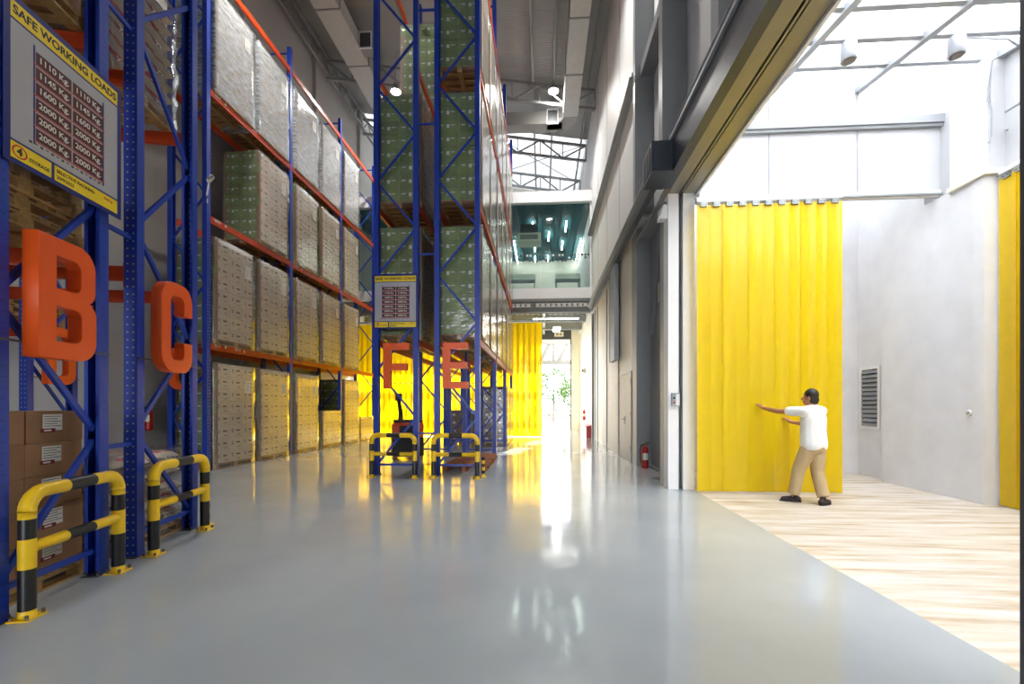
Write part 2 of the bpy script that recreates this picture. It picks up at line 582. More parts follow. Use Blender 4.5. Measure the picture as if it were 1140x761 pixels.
struct(MB().box(-17, 2.68, -16, 28.8, -0.2, 0, 'epoxy'), 'floor', 'glossy grey epoxy warehouse floor', cat='floor')
struct(MB().box(2.68, 8.2, -2, 10.6, -0.2, 0, 'yard'), 'floor_yard', 'pale streaked floor of the daylit side yard', cat='floor')
struct(MB().box(-40, 30, -46, -16.2, -0.25, -0.02, 'concrete'), 'ground_rear_opening', 'concrete ground outside the added rear light opening', cat='ground')  # unseen ground in front of the added rear opening
struct(MB().box(-40, 40, 28.8, 75, -0.25, -0.02, 'concrete'), 'ground_outside', 'bright concrete ground beyond the far doorway', cat='ground')

def roof_z(x): return 14.6 + (2.3 - x) * 0.16
mb = MB()
for (y0, y1, m) in ((-16.2, 22.4, 'deck'),):
    mb.prism([(-17, roof_z(-17)), (2.75, roof_z(2.75)), (2.75, roof_z(2.75) + 0.15), (-17, roof_z(-17) + 0.15)], -y1, -y0, m, M4=Matrix.Rotation(PI / 2, 4, 'X'))
struct(mb, 'ceiling', 'grey sloping metal roof deck over the hall', cat='ceiling')
mb = MB().prism([(-9.5, roof_z(-9.5)), (2.75, roof_z(2.75)), (2.75, roof_z(2.75) + 0.05), (-9.5, roof_z(-9.5) + 0.05)], -28.8, -22.4, 'roof_sheet', M4=Matrix.Rotation(PI / 2, 4, 'X'))
struct(mb, 'ceiling_skylight', 'bright translucent roof sheets over the far end', cat='ceiling')

mb = MB().box(-9.5, -9.3, 8.8, 28.8, 0, 17, 'wall_grey')
for y in (13.2, 17.6, 22): mb.box(-9.3, -9.15, y, y + 0.3, 0, 16.4, 'wall_grey')
struct(mb, 'wall_left', 'pale grey wall behind the wall-side rack', cat='wall')
mb = MB(); P0 = Vector((-9.3, 8.8, 0)); P1 = P0 + V * 8
mb.obox((P0 + P1) / 2 + U * 0.1 + Vector((0, 0, 8.5)), V, U, (0, 0, 1), 4, 0.1, 8.5, 'wall_grey')
struct(mb, 'wall_left_return', 'pale grey wall turning behind the D row', cat='wall')
struct(MB().box(-17.2, -17, -16, 8, 0, 18, 'wall_grey'), 'wall_far_left', 'grey wall at the far end of the rack rows', cat='wall')
struct(MB().box(-17, -6.0, -16.2, -16, 0, 18, 'wall_grey').box(-6.0, 2.0, -16.2, -16, 7.0, 18, 'wall_grey').box(2.0, 2.7, -16.2, -16, 0, 18, 'wall_grey'), 'wall_rear', 'grey wall behind the viewpoint with an added light opening', cat='wall')  # unseen wall; wide opening added so daylight reaches the rack ends

# right wall
mb = MB()
mb.box(2.2, 2.68, 10.55, 28.8, 5.85, 15, 'wall_white')
for y in (13.0, 15.5, 18.0): mb.box(2.192, 2.2, y, y + 0.02, 5.95, 14.4, 'panel_grey')
mb.box(2.5, 2.68, -16, 10.55, 5.85, 15, 'wall_white')
for y in (9.3,): mb.box(2.492, 2.5, y, y + 0.02, 5.9, 14.4, 'panel_grey')
struct(mb, 'wall_right_upper', 'white panelled upper wall above the big opening', cat='wall')
for y, ww, nm in ((10.4, 0.16, 'deep'), (8.1, 0.18, 'near'), (5.6, 0.18, 'nearer'), (3.1, 0.18, 'nearest')):
    mb = MB()
    mb.box(2.08, 2.095, y - ww / 2 - 0.03, y + ww / 2 + 0.03, 5.86, 14.5, 'panel_grey')
    mb.box(2.095, 2.485, y - 0.02, y + 0.02, 5.86, 14.5, 'panel_grey')
    mb.box(2.485, 2.5, y - ww / 2 - 0.03, y + ww / 2 + 0.03, 5.86, 14.5, 'panel_grey')
    mb.box(2.095, 2.485, y - ww / 2 - 0.03, y - ww / 2 - 0.02, 5.86, 14.5, 'panel_grey')
    struct(mb, 'column_upper_wall', {'deep': 'grey steel column on the upper wall, farthest of the four', 'near': 'grey steel column above the far jamb of the opening',
           'nearer': 'grey steel column standing above the middle of the opening', 'nearest': 'grey steel column above the near end of the opening'}[nm], cat='column')
mb = MB().box(2.06, 2.2, 10.56, 20.2, 9.02, 9.2, 'grey_steel').box(2.0, 2.06, 10.56, 20.2, 9.06, 9.1, 'steel')
struct(mb, 'trim_upper', 'grey rail along the upper wall panels', cat='trim')
mb = MB().box(2.2, 2.5, 2, 10.3, 8.9, 9.15, 'panel_grey')
struct(mb, 'trim_upper_recess', 'grey steel rail between the upper wall columns', cat='trim')
mb = MB().box(2.06, 2.2, 8.2, 20.2, 5.8, 5.98, 'grey_steel').box(1.98, 2.06, 8.2, 20.2, 5.86, 5.9, 'steel').box(2.1, 2.2, 8.2, 20.2, 5.68, 5.72, 'dark_steel')
struct(mb, 'trim_lower', 'grey cable channel running along the wall below the white panels', cat='trim')

# lower right wall
mb = MB()
mb.box(2.3, 2.68, 11.2, 11.77, 0, 5.8, 'panel_grey')
mb.box(2.3, 2.68, 11.77, 13.68, 2.40, 5.8, 'cream_wall')
mb.box(2.3, 2.68, 13.68, 28.8, 0, 5.8, 'cream_wall')
for y in (13.72, 16.2, 18.9, 19.6): mb.box(2.27, 2.3, y, y + 0.05, 0, 5.6, 'panel_grey')
mb.box(2.2, 2.3, 20.3, 20.5, 0, 5.6, 'panel_grey')
struct(mb, 'wall_right_lower', 'cream panelled lower wall with the double door', cat='wall')
mb = MB().box(2.65, 2.72, 8.5, 11.2, 0, 5.8, 'panel_grey')
mb.box(2.62, 2.65, 9.6, 9.68, 0, 5.8, 'grey_steel').box(2.6, 2.65, 8.5, 11.2, 0, 0.06, 'grey_steel')
mb.box(2.3, 2.66, 8.5, 11.2, 5.5, 5.56, 'panel_grey')
struct(mb, 'wall_right_recess', 'grey clad recess holding the fire extinguisher', cat='wall')
mb = MB().box(2.24, 2.32, 8.5, 8.75, 0, 5.5, 'panel_grey')
struct(mb, 'column_recess', 'slim grey steel post beside the white jamb', cat='column')
for q, (pa, pb) in enumerate((((2.6, 9.75, 5.5), (2.6, 10.95, 3.2)),)):
    struct(MB().bar(pa, pb, 0.08, 0.06, 'panel_grey'), 'trim_brace', 'grey diagonal brace inside the wall recess', cat='trim')

# white jamb of the big opening, header and fascia
mb = MB()
mb.box(2.24, 2.42, 8.2, 8.5, 0, 5.28, 'white_paint')
mb.box(2.42, 2.45, 8.26, 8.5, 0, 5.28, 'grey_steel')
mb.box(2.45, 2.50, 8.40, 8.5, 0, 5.28, 'hole')
mb.box(2.50, 2.70, 8.2, 8.5, 0, 5.28, 'white_paint')
struct(mb, 'trim_jamb', 'white jamb of the big opening with a dark shutter slot', cat='trim')
mb = MB()
mb.box(2.24, 2.43, 2.27, 8.5, 5.28, 5.85, 'bronze')
mb.box(2.43, 2.46, 2.27, 8.5, 5.55, 5.85, 'hole')
mb.box(2.46, 2.485, 2.27, 8.5, 5.28, 5.85, 'bronze')
mb.box(2.485, 2.505, 2.27, 8.5, 5.50, 5.85, 'hole')
mb.box(2.505, 2.72, 2.27, 8.5, 5.28, 5.85, 'bronze')
mb.box(2.72, 2.76, 2.27, 8.5, 5.24, 5.85, 'white_paint')
struct(mb, 'trim_header', 'metal header of the big opening with a shutter slot', cat='trim')
mb = MB().box(2.1, 2.24, 2.2, 8.0, 5.28, 5.80, 'charcoal').box(2.06, 2.24, 2.2, 8.0, 5.80, 5.86, 'grey_steel')
mb.sweep([(2.07, 2.2, 5.9), (2.07, 8.0, 5.9)], 0.02, 8, 'steel')
struct(mb, 'trim_fascia', 'dark grey fascia over the big opening', cat='trim')
mb = MB().box(2.24, 2.72, 1.6, 2.27, 0, 5.85, 'dark_steel')
struct(mb, 'trim_jamb_near', 'dark grey steel jamb at the near side of the opening', cat='trim')
struct(MB().box(2.3, 2.68, -16, 1.6, 0, 5.85, 'wall_grey'), 'wall_right_near', 'grey wall beside the near jamb', cat='wall')

# shutter motor box
t = thing('shutter_box', 'dark grey shutter motor box at the far end of the fascia', 'box', (1.76, 7.4, 5.28))
MB().box(0, 0.34, 0, 0.64, 0.0, 0.5, 'charcoal').build('casing', t, bevel=0.008)
MB().box(0.02, 0.32, -0.012, 0, 0.03, 0.47, 'charcoal').build('cover_panel', t)
mb = MB()
for i in range(5): mb.box(-0.012, 0, 0.1 + i * 0.1, 0.15 + i * 0.1, 0.06, 0.44, 'dark_steel')
mb.build('vent_grille', t)

# ------------------------------------------------------------ the side yard
mb = MB()
mb.box(6.65, 7.1, 7.41, 9.3, 0, 4.95, 'render').box(6.9, 7.1, 9.3, 10.55, 0, 5.1, 'render').box(6.65, 7.1, 8.31, 9.3, 4.95, 7.2, 'render').box(6.9, 7.1, 9.3, 10.55, 5.1, 7.2, 'render').box(6.65, 7.1, 7.41, 8.31, 4.95, 4.99, 'render')
struct(mb, 'wall_yard_side', 'pale rendered side wall of the yard with the louvre', cat='wall')
struct(MB().box(2.72, 7.1, 10.33, 10.55, 0, 7.2, 'render'), 'wall_yard_back', 'pale rendered wall behind the yellow curtain', cat='wall')
mb = MB().box(2.76, 7.1, 8.12, 8.3, 5.1, 7.2, 'yard_white')
for x in (3.94, 5.41): mb.box(x - 0.012, x + 0.012, 8.112, 8.12, 5.1, 7.0, 'roof_bar')
mb.box(2.76, 6.85, 8.02, 8.12, 6.27, 6.40, 'roof_bar').box(2.76, 6.85, 8.05, 8.12, 6.22, 6.27, 'panel_grey')
struct(mb, 'wall_yard_upper', 'white panelled wall above the yellow curtain', cat='wall')
struct(MB().box(2.72, 7.1, 8.12, 10.55, 7.2, 7.23, 'roof_glass'), 'ceiling_lobby', 'frosted glass over the strip of yard behind the curtain', cat='ceiling')
struct(MB().box(2.72, 14, 10.6, 28.6, 0, 13, 'yard_white'), 'wall_sun_block', 'unseen white block added to keep sun off the yard', cat='wall')  # unseen mass, added to block the low sun from the yard
mb = MB().box(2.68, 6.72, 8.06, 8.13, 5.04, 5.14, 'cream_wall').box(2.68, 6.72, 8.03, 8.06, 5.05, 5.08, 'steel')
struct(mb, 'beam_curtain', 'slim white beam carrying the curtain rail', cat='beam')
struct(MB().box(6.63, 6.92, 7.22, 7.42, 0, 4.95, 'render'), 'column_yard', 'rendered pale column beside the side curtain', cat='column')
mb = MB().box(6.58, 7.0, 7.15, 7.8, 4.955, 5.03, 'cream_wall')
struct(mb, 'trim_column_cap', 'flat cream cap slab on top of the yard column', cat='trim')
mb = MB().box(6.75, 7.1, 7.25, 8.12, 5.03, 7.0, 'yard_white').box(6.72, 6.75, 7.3, 7.9, 5.05, 6.9, 'white_paint')
struct(mb, 'column_yard_upper', 'white upper column at the yard corner', cat='column')
mb = MB().box(6.95, 7.1, -2, 7.25, 4.98, 7.0, 'yard_white').box(7.0, 7.1, -2, 7.5, 0, 4.98, 'render').box(6.9, 7.0, 7.2, 7.41, 0, 4.98, 'render').box(6.94, 6.95, -2, 7.25, 5.9, 5.92, 'panel_grey')
struct(mb, 'wall_yard_right', 'white wall of the yard behind the side curtain', cat='wall')
struct(MB().box(2.72, 8.2, -2.2, -2, 0, 7, 'yard_white'), 'wall_yard_near', 'white wall closing the near end of the yard', cat='wall')

struct(MB().box(3.6, 5.0, 10.29, 10.33, 0, 0.32, 'dark_steel'), 'baseboard_yard_back', 'dark skirting on the wall behind the yellow curtain', cat='baseboard')
struct(MB().box(4.72, 4.84, 10.2, 10.33, 0.32, 3.2, 'dark_steel').box(4.2, 4.3, 10.25, 10.33, 2.0, 4.2, 'panel_grey'), 'trim_yard_back', 'dark uprights on the wall behind the yellow curtain', cat='trim')

def yroof(y): return 6.9 - 0.15 * (8.0 - y)
# sloping glass roof: one framed thing
mb = MB()
RX = Matrix.Rotation(PI / 2, 4, 'X')
o = MB()
o.v = [(2.7, -2, yroof(-2) + 0.06), (7.1, -2, yroof(-2) + 0.06), (7.1, 8.2, yroof(8.2) + 0.06), (2.7, 8.2, yroof(8.2) + 0.06)]
o.f = [(0, 1, 2, 3)]; o.m = [o.mi('roof_glass')]; o.smooth = [False]
struct(o, 'ceiling_glass', 'frosted glass roof panes over the yard', cat='ceiling')
mb = MB()
for x in (3.94 - 0.02, 5.41, 6.88): mb.bar((x, -2, yroof(-2)), (x, 8.1, yroof(8.1)), 0.10, 0.10, 'roof_bar')
for yy in [7.4 - 0.66 * i for i in range(14)]: mb.bar((2.72, yy, yroof(yy) + 0.02), (6.95, yy, yroof(yy) + 0.02), 0.08, 0.06, 'roof_bar')
struct(mb, 'trim_roof_bars', 'white glazing bars of the sloping glass roof', cat='roof frame')

# yard spotlights, clamped under the second bar
def spot(x, y, z, label):
    t = thing('spotlight', label, 'spotlight', (x, y, z), 0, 'spotlights under the glass roof')
    MB().lathe([(0.02, 0.16), (0.095, 0.16), (0.1, 0.15), (0.1, -0.09), (0.092, -0.1), (0.08, -0.1)], m='spot_body', n=24).build('housing', t)
    MB().lathe([(0.05, -0.105), (0.08, -0.105), (0.08, -0.1), (0.05, -0.1)], m='bolt', n=24).build('bezel', t)
    MB().lathe([(0.001, -0.104), (0.05, -0.104), (0.05, -0.1), (0.001, -0.1)], m='spot_lens', n=20).build('lens', t)
    MB().box(-0.03, 0.03, -0.02, 0.02, 0.16, yroof(y) - z - 0.05, 'white_alu').build('clamp', t)
    return t
spot(4.37, 6.74, 6.52, 'white cylinder spotlight nearer the metal header')
spot(5.82, 6.74, 6.52, 'white cylinder spotlight nearer the yard corner column')
mb = MB().sweep([(5.9, 6.72, 6.66), (6.5, 6.74, 6.62), (6.78, 6.9, 6.64), (6.72, 7.2, 6.66), (6.72, 7.26, 6.3), (6.73, 7.27, 6.1), (6.73, 7.22, 5.95), (6.73, 7.23, 5.55), (6.7, 7.24, 5.45)], 0.012, 6, 'grey_steel')
tag(mb.build('lamp_cable'), 'grey cable drooping from the spotlight down the corner column', 'cable')
mb = MB().sweep([(6.74, 7.0, 5.5), (6.9, 7.2, 5.62), (7.0, 7.24, 5.62)], 0.012, 6, 'steel')
tag(mb.build('conduit'), 'short white conduit stub on the corner column', 'conduit')

# louvre in the side wall
t = thing('wall_louvre', 'grey slatted louvre in a white frame on the yard wall', 'louvre', (6.9, 9.96, 1.66))
mb = MB()
for (y0, y1, z0, z1) in ((-0.29, -0.23, -0.66, 0.66), (0.23, 0.29, -0.66, 0.66), (-0.23, 0.23, 0.6, 0.66), (-0.23, 0.23, -0.66, -0.6)):
    mb.box(-0.03, -0.002, y0, y1, z0, z1, 'white_paint')
mb.build('frame', t)
mb = MB()
for i in range(13):
    z = -0.55 + i * 0.0925
    mb.obox((-0.012, 0, z), (0.5, 0, 0.866), (0, 1, 0), (-0.866, 0, 0.5), 0.05, 0.23, 0.004, 'panel_grey')
mb.build('slats', t)
MB().box(-0.004, -0.002, -0.23, 0.23, -0.6, 0.6, 'dark_steel').build('backing', t)

t = thing('call_button', 'small white round button on the edge of the yard wall', 'button', (6.645, 7.47, 1.38), -PI / 2)
MB().cyl((0, 0, 0), (0, -0.03, 0), 0.05, 16, 'white_paint').build('housing', t)
MB().cyl((0, -0.03, 0), (0, -0.04, 0), 0.025, 14, 'grey_steel').build('push_cap', t)

# ------------------------------------------------------------ strip curtains
def strip_mesh(w, h, seed):
    rnd = random.Random(seed)
    mb = MB(); nx = 6; nz = 14
    g = []
    ph = rnd.random() * 6; am = 0.004 + rnd.random() * 0.006
    for j in range(nz + 1):
        z = -h * j / nz
        row = []
        for i in range(nx + 1):
            s = i / nx - 0.5
            y = 0.012 * math.cos(s * PI) + am * (j / nz) * math.sin(ph + j * 0.55 + s * 1.2) + 0.012 * s * math.sin(ph)
            row.append((s * w + 0.012 * (j / nz) * math.sin(ph), y, z))
        g.append(row)
    for off in (0.0, 0.003):
        b = len(mb.v)
        for row in g:
            mb.v += [(x, y + off, z) for x, y, z in row]
        for j in range(nz):
            for i in range(nx):
                a = b + j * (nx + 1) + i
                q = (a, a + 1, a + nx + 2, a + nx + 1)
                mb.f.append(q if off else q[::-1]); mb.m.append(mb.mi('pvc')); mb.smooth.append(True)
    return mb.mesh('pvc_strip')

def curtain(name, label, p, q, top, bottom, w, pitch, rot_extra=0.0, group='yellow strip curtains', hangers=True, bulge=None):
    p = Vector(p); q = Vector(q); d = q - p; L = d.length; d.normalize()
    rz = math.atan2(d.y, d.x)
    t = thing(name, label, 'curtain', (p.x, p.y, top), rz, group)
    h = top - bottom - 0.07
    pool = [strip_mesh(w, h, 11 + k + int(abs(p.y) * 10)) for k in range(6)]
    MB().box(0, L, -0.03, 0.03, -0.03, 0.05, 'white_alu').box(0, L, -0.045, -0.03, -0.035, -0.015, 'steel').build('rail', t)
    n = max(2, round((L - w) / pitch) + 1)
    hm = MB().box(-0.055, 0.055, -0.028, 0.02, -0.105, -0.035, 'steel').cyl((-0.03, -0.03, -0.07), (-0.03, -0.036, -0.07), 0.012, 8, 'bolt').cyl((0.03, -0.03, -0.07), (0.03, -0.036, -0.07), 0.012, 8, 'bolt').mesh('hanger')
    for i in range(n):
        x = w / 2 + i * (L - w) / (n - 1)
        put(pool[i % 6], 'strip', t, (x, 0.0 if i % 2 else -0.016, -0.07), (0, 0, random.uniform(-0.07, 0.07)))
        if hangers: put(hm, 'hanger', t, (x, -0.012, 0))
    return t
CUR = curtain('strip_curtain', 'wide yellow strip curtain the person is pulling, hung from the white beam', (2.66, 7.98, 0), (5.06, 7.98, 0), 5.03, 0.02, 0.235, 0.21)
curtain('strip_curtain', 'deep amber strip curtain along the yard wall beyond the pale column', (6.80, 7.17, 0), (6.52, 4.3, 0), 4.93, 0.02, 0.27, 0.2)
curtain('strip_curtain', 'big yellow strip curtain hung below the glazed office behind the racks', (-9.1, 21.4, 0), (-0.03, 21.4, 0), 5.5, 0.02, 0.36, 0.27, hangers=False)

# ------------------------------------------------------------ racks
def post_mesh(h, w=0.12, d=0.11):
    """lipped channel; outer (aisle) side at x=0, inner side at +x"""
    t = 0.006; l = 0.03; y = w / 2
    poly = [(0, -y), (d, -y), (d, -y + l), (d - t, -y + l), (d - t, -y + t), (t, -y + t), (t, y - t), (d - t, y - t), (d - t, y - l), (d, y - l), (d, y), (0, y)]
    mb = MB(); sd = {i: 'blue' for i in range(12)}
    sd[11] = 'blue_web'; sd[5] = 'blue_web'; sd[0] = 'blue_flange'; sd[10] = 'blue_flange'
    poly = [(x - d / 2, yy) for x, yy in poly]
    mb.prism(poly, 0, h, 'blue', sd)
    return mb.mesh('upright')
FOOT = MB().box(-0.09, 0.09, -0.065, 0.065, 0, 0.008, 'dark_steel').cyl((0.06, 0.05, 0), (0.06, 0.05, 0.04), 0.012, 8, 'bolt').cyl((0.06, -0.05, 0), (0.06, -0.05, 0.04), 0.012, 8, 'bolt').mesh('foot_plate')

def rack(label, loc, rz, depth, ys, levels, heights, sy=1, flip=False, brace0=0.22, step=1.02, skip_levels=()):
    """local x = depth (aisle face at 0), local y = run"""
    t = thing('pallet_rack', label, 'rack', loc, rz, 'pallet racks')
    pm = {}
    for k, y in enumerate(ys):
        h = heights[k]
        if h not in pm: pm[h] = post_mesh(h)
        put(pm[h], 'upright', t, (0.055, y, 0.008))
        put(pm[h], 'upright', t, (depth - 0.055, y, 0.008), (0, 0, PI))
        put(FOOT, 'foot_plate', t, (0.055, y, 0)); put(FOOT, 'foot_plate', t, (depth - 0.055, y, 0), (0, 0, PI))
        z = brace0; a = 0.1; b = depth - 0.1; side = flip
        bm = lambda p, q: MB().bar(p, q, 0.045, 0.032, 'blue', up=(0, 1, 0)).build('brace', t)
        bm((a, y, z), (b, y, z))
        while z + step < h - 0.3:
            p = (b if side else a, y, z + 0.05); q = (a if side else b, y, z + step - 0.05)
            bm(p, q); side = not side; z += step
        bm((a, y, h - 0.15), (b, y, h - 0.15))
    for li, lz in enumerate(levels):
        for k in range(len(ys) - 1):
            y0 = ys[k] + sy * 0.06; y1 = ys[k + 1] - sy * 0.06
            for fx, s in ((0.03, -1), (depth - 0.03, 1)):
                mb = MB()
                mb.box(fx - 0.025, fx + 0.025, min(y0, y1), max(y0, y1), lz - 0.14, lz, 'orange_beam')
                mb.box(fx + s * 0.025 - 0.002, fx + s * 0.025 + 0.002, min(y0, y1), max(y0, y1), lz - 0.095, lz - 0.07, 'orange_beam')
                bo = mb.build('beam', t)
                for ye in (y0, y1):
                    d = 0.004 if ye == min(y0, y1) else -0.004
                    MB().box(fx - 0.03 + (s * 0.004), fx + 0.03 + (s * 0.004), min(ye, ye + d), max(ye, ye + d), lz - 0.2, lz + 0.03, 'orange_beam').build('end_connector', bo)
    return t

LV = [2.93, 5.86, 8.79, 11.74]
YG = [9.78, 13.17, 16.57, 19.96]
YE = [9.52, 12.95, 16.38, 19.80]
RG = rack('tall blue pallet rack along the pale wall, its beam ends painted orange', (-7.62, 0, 0), PI, 0.95, [-y for y in YG], LV, [12.35] * 4, sy=-1)
RE = rack('tall blue rack whose end frame carries the letter E', (-1.33, 0, 0), PI, 0.98, [-y for y in YE], LV, [13.2] * 4, sy=-1, flip=True)
RF = rack('tall blue rack whose end frame carries the letter F', (-3.64, 0, 0), 0, 0.98, YE, LV, [13.2] * 4)
# row spacers between the E and F racks
for z in (0.9, 4.75, 7.55, 10.0):
    MB().bar((0.96, YE[0], z), (1.328, YE[0], z), 0.03, 0.04, 'blue').build('row_spacer', RF)
LVB = [2.87, 4.80, 6.75, 8.70]
def uv(u, v, z=0): return BL + U * u + V * v + Vector((0, 0, z))
# local x along U (depth), run along -V => local -y ; rotation: x axis = U
RZ = math.atan2(U.y, U.x)
RB = rack('blue rack frame carrying the letter B and the large load sign', uv(-0.03, 0.03), RZ, 1.05, [0, 3.4], LVB, [10.4] * 2)
RC = rack('blue rack frame carrying the letter C beside the sack pallets', uv(1.40, 0.03), RZ, 1.10, [0, 3.4], LVB, [10.4] * 2, flip=True)
RD = rack('blue rack carrying the letter D, standing back behind the B and C rows', uv(4.75, 3.64), RZ, 1.0, [0, 3.4], LVB, [10.4] * 2)
for z in (1.12, 3.15, 5.2):
    MB().bar((1.0, 0, z), (1.428, 0, z), 0.03, 0.04, 'blue').build('row_spacer', RB)

# beam lettering of the wall-side rack (on its first bay)
def beam_label(txt, y, z):
    put_text(txt, 0.10, 'white_print', 'beam_label', RG, (-0.0085, -y, z - 0.045), (PI / 2, 0, -PI / 2), bold=0.0015, depth=0.0005)
# local frame of RG is turned by PI: world (+x) face is local -x
for (tx, y, z) in (('G1-1', 10.05, LV[0]), ('G1-2', 10.75, LV[0]), ('G3-2', 10.05, LV[1]), ('G5-4', 10.05, LV[2]), ('G1-3', 13.5, LV[0]), ('G3-4', 13.5, LV[1])):
    beam_label(tx, y, z)
def tri(y, z, up):
    s = 0.035 if up else -0.035
    mb = MB().prism([(-0.035, -s), (0.035, -s), (0, s)], 0, 0.001, 'white_print')
    mb.build('beam_arrow', RG, (-0.0085, -y, z - 0.045), (PI / 2, 0, -PI / 2))
for (y, z, up) in ((10.32, LV[0], False), (11.0, LV[0], True), (10.32, LV[1], True), (10.32, LV[2], True), (13.75, LV[0], True), (13.75, LV[1], True)): tri(y, z, up)

# ------------------------------------------------------------ pallet loads
def pallet_mesh(L, D, m='wood'):
    """run L along y, depth D along x, top at 0.13"""
    mb = MB()
    n = 7
    for i in range(n):
        y = -L / 2 + 0.05 + i * (L - 0.1) / (n - 1)
        mb.box(-D / 2, D / 2, y - 0.05, y + 0.05, 0.11, 0.13, m)
    for x in (-D / 2 + 0.05, 0, D / 2 - 0.05):
        mb.box(x - 0.05, x + 0.05, -L / 2, L / 2, 0.09, 0.11, m)
        for y in (-L / 2 + 0.07, 0, L / 2 - 0.07): mb.box(x - 0.05, x + 0.05, y - 0.07, y + 0.07, 0.02, 0.09, m)
        mb.box(x - 0.05, x + 0.05, -L / 2, L / 2, 0.0, 0.02, m)
    return mb.mesh('wooden_pallet')
PW, PD, CH = 1.42, 1.0, 0.295
PAL = pallet_mesh(PW, PD)

def carton_mesh(lx, ly, lz):
    mb = MB(); x, y, z = lx / 2 - 0.002, ly / 2 - 0.002, lz - 0.003
    mb.box(-x, x, -y, y, 0, z, 'brown', {'-y': 'green', '+y': 'green', '-x': 'cream', '+x': 'cream'})
    e = 0.0012
    for s in (-1, 1):
        X = s * (x + e); Y = s * (y + e)
        def qx(y0, y1, z0, z1, m):
            p = [(X, y0, z0), (X, y1, z0), (X, y1, z1), (X, y0, z1)]
            mb.face(p if s > 0 else p[::-1], m)
        def qy(x0, x1, z0, z1, m):
            p = [(x0, Y, z0), (x1, Y, z0), (x1, Y, z1), (x0, Y, z1)]
            mb.face(p[::-1] if s > 0 else p, m)
        # emblem ring, name bar, foot line on the cream face
        cy = -s * 0.11
        ring = []
        for k in range(12):
            a0 = 2 * PI * k / 12; a1 = 2 * PI * (k + 1) / 12
            p = [(X, cy + 0.03 * math.cos(a0), 0.16 + 0.045 * math.sin(a0)), (X, cy + 0.03 * math.cos(a1), 0.16 + 0.045 * math.sin(a1)), (X, cy + 0.018 * math.cos(a1), 0.16 + 0.03 * math.sin(a1)), (X, cy + 0.018 * math.cos(a0), 0.16 + 0.03 * math.sin(a0))]
            mb.face(p if s > 0 else p[::-1], 'ink')
        qx(min(s * 0.02, s * 0.15), max(s * 0.02, s * 0.15), 0.15, 0.18, 'ink')
        qx(min(s * 0.06, s * 0.17), max(s * 0.06, s * 0.17), 0.05, 0.062, 'ink')
        # white labels and name on the green face
        qy(-0.035, 0.03, 0.12, 0.20, 'white_print')
        qy(-0.2, -0.11, 0.165, 0.19, 'white_print')
        qy(0.06, 0.15, 0.17, 0.19, 'white_print')
    return mb.mesh('carton')
CART = carton_mesh(0.49, 0.466, CH)
CARTB = MB().box(-0.243, 0.243, -0.231, 0.231, 0, CH - 0.003, 'grey_carton').box(-0.05, 0.05, -0.2325, -0.231, 0.1, 0.18, 'white_print').box(0.243, 0.2445, -0.08, 0.08, 0.1, 0.2, 'white_print').mesh('carton')

def film_mesh(L, D, h, m, seed, amp=0.012):
    rnd = random.Random(seed); mb = MB()
    nz = 16; per = []
    nL, nD = 10, 7
    for i in range(nD): per.append((-D / 2 + D * i / nD, -L / 2))
    for i in range(nL): per.append((D / 2, -L / 2 + L * i / nL))
    for i in range(nD): per.append((D / 2 - D * i / nD, L / 2))
    for i in range(nL): per.append((-D / 2, L / 2 - L * i / nL))
    n = len(per)
    for j in range(nz + 1):
        for k, (x, y) in enumerate(per):
            r = 1 + (rnd.random() * amp) / 0.6
            z = 0.02 + (h - 0.02) * j / nz
            mb.v.append((x * r, y * r, z + (rnd.uniform(-0.02, 0.02) if 0 < j < nz else 0)))
    for j in range(nz):
        for k in range(n):
            k2 = (k + 1) % n
            mb.f.append((j * n + k, j * n + k2, (j + 1) * n + k2, (j + 1) * n + k)); mb.m.append(mb.mi(m)); mb.smooth.append(True)
    mb.f.append(tuple(nz * n + k for k in range(n))); mb.m.append(mb.mi(m)); mb.smooth.append(False)
    return mb.mesh('stretch_film')
FILMS = {}
GUARD = {}
PAPER = MB().box(0, 0.002, -0.1, 0.1, -0.15, 0.15, 'white_print')
for i in range(5): PAPER.box(0.002, 0.0026, -0.08, 0.08 - 0.03 * (i % 2), 0.1 - i * 0.05, 0.112 - i * 0.05, 'ink')
PAPER = PAPER.mesh('paper_label')

def load(label, x, y, z, rows=8, thick=False, face=1, seed=0, mesh=None, pal=None, rz=0.0, group='shrink wrapped pallet loads', guards=True, lean=0.0):
    rnd = random.Random(seed)
    t = thing('pallet_load', label, 'pallet load', (x, y, z), rz, group)
    put(pal or PAL, 'wooden_pallet', t)
    for r in range(rows):
        dx = lean * r / max(rows - 1, 1) + rnd.uniform(-0.004, 0.004); dy = rnd.uniform(-0.006, 0.006)
        for i in range(2):
            for k in range(3):
                put(mesh or CART, 'carton', t, (-0.245 + i * 0.49 + dx, -0.466 + k * 0.466 + dy, 0.13 + r * CH))
    h = 0.13 + rows * CH
    key = (rows, thick, seed % 2)
    if key not in FILMS: FILMS[key] = film_mesh(1.43, 1.012, h + 0.012, 'film_thick' if thick else 'film', 5 + len(FILMS))
    put(FILMS[key], 'stretch_film', t)
    if guards:
        if rows not in GUARD:
            gm = MB()
            gm.box(-0.001, 0.08, -0.004, -0.001, 0, rows * CH, 'kraft').box(-0.004, -0.001, -0.004, 0.06, 0, rows * CH, 'kraft')
            GUARD[rows] = gm.mesh('edge_guard')
        for (gx, gy, rr) in ((-0.488, -0.697, 0), (0.488, -0.697, PI / 2), (0.488, 0.697, PI), (-0.488, 0.697, -PI / 2)):
            put(GUARD[rows], 'edge_guard', t, (gx, gy, 0.13), (0, 0, rr))
    if rows >= 6:
        put(PAPER, 'paper_label', t, (face * 0.512, 0.42, h - 0.52), (0, 0, 0 if face > 0 else PI))
    return t

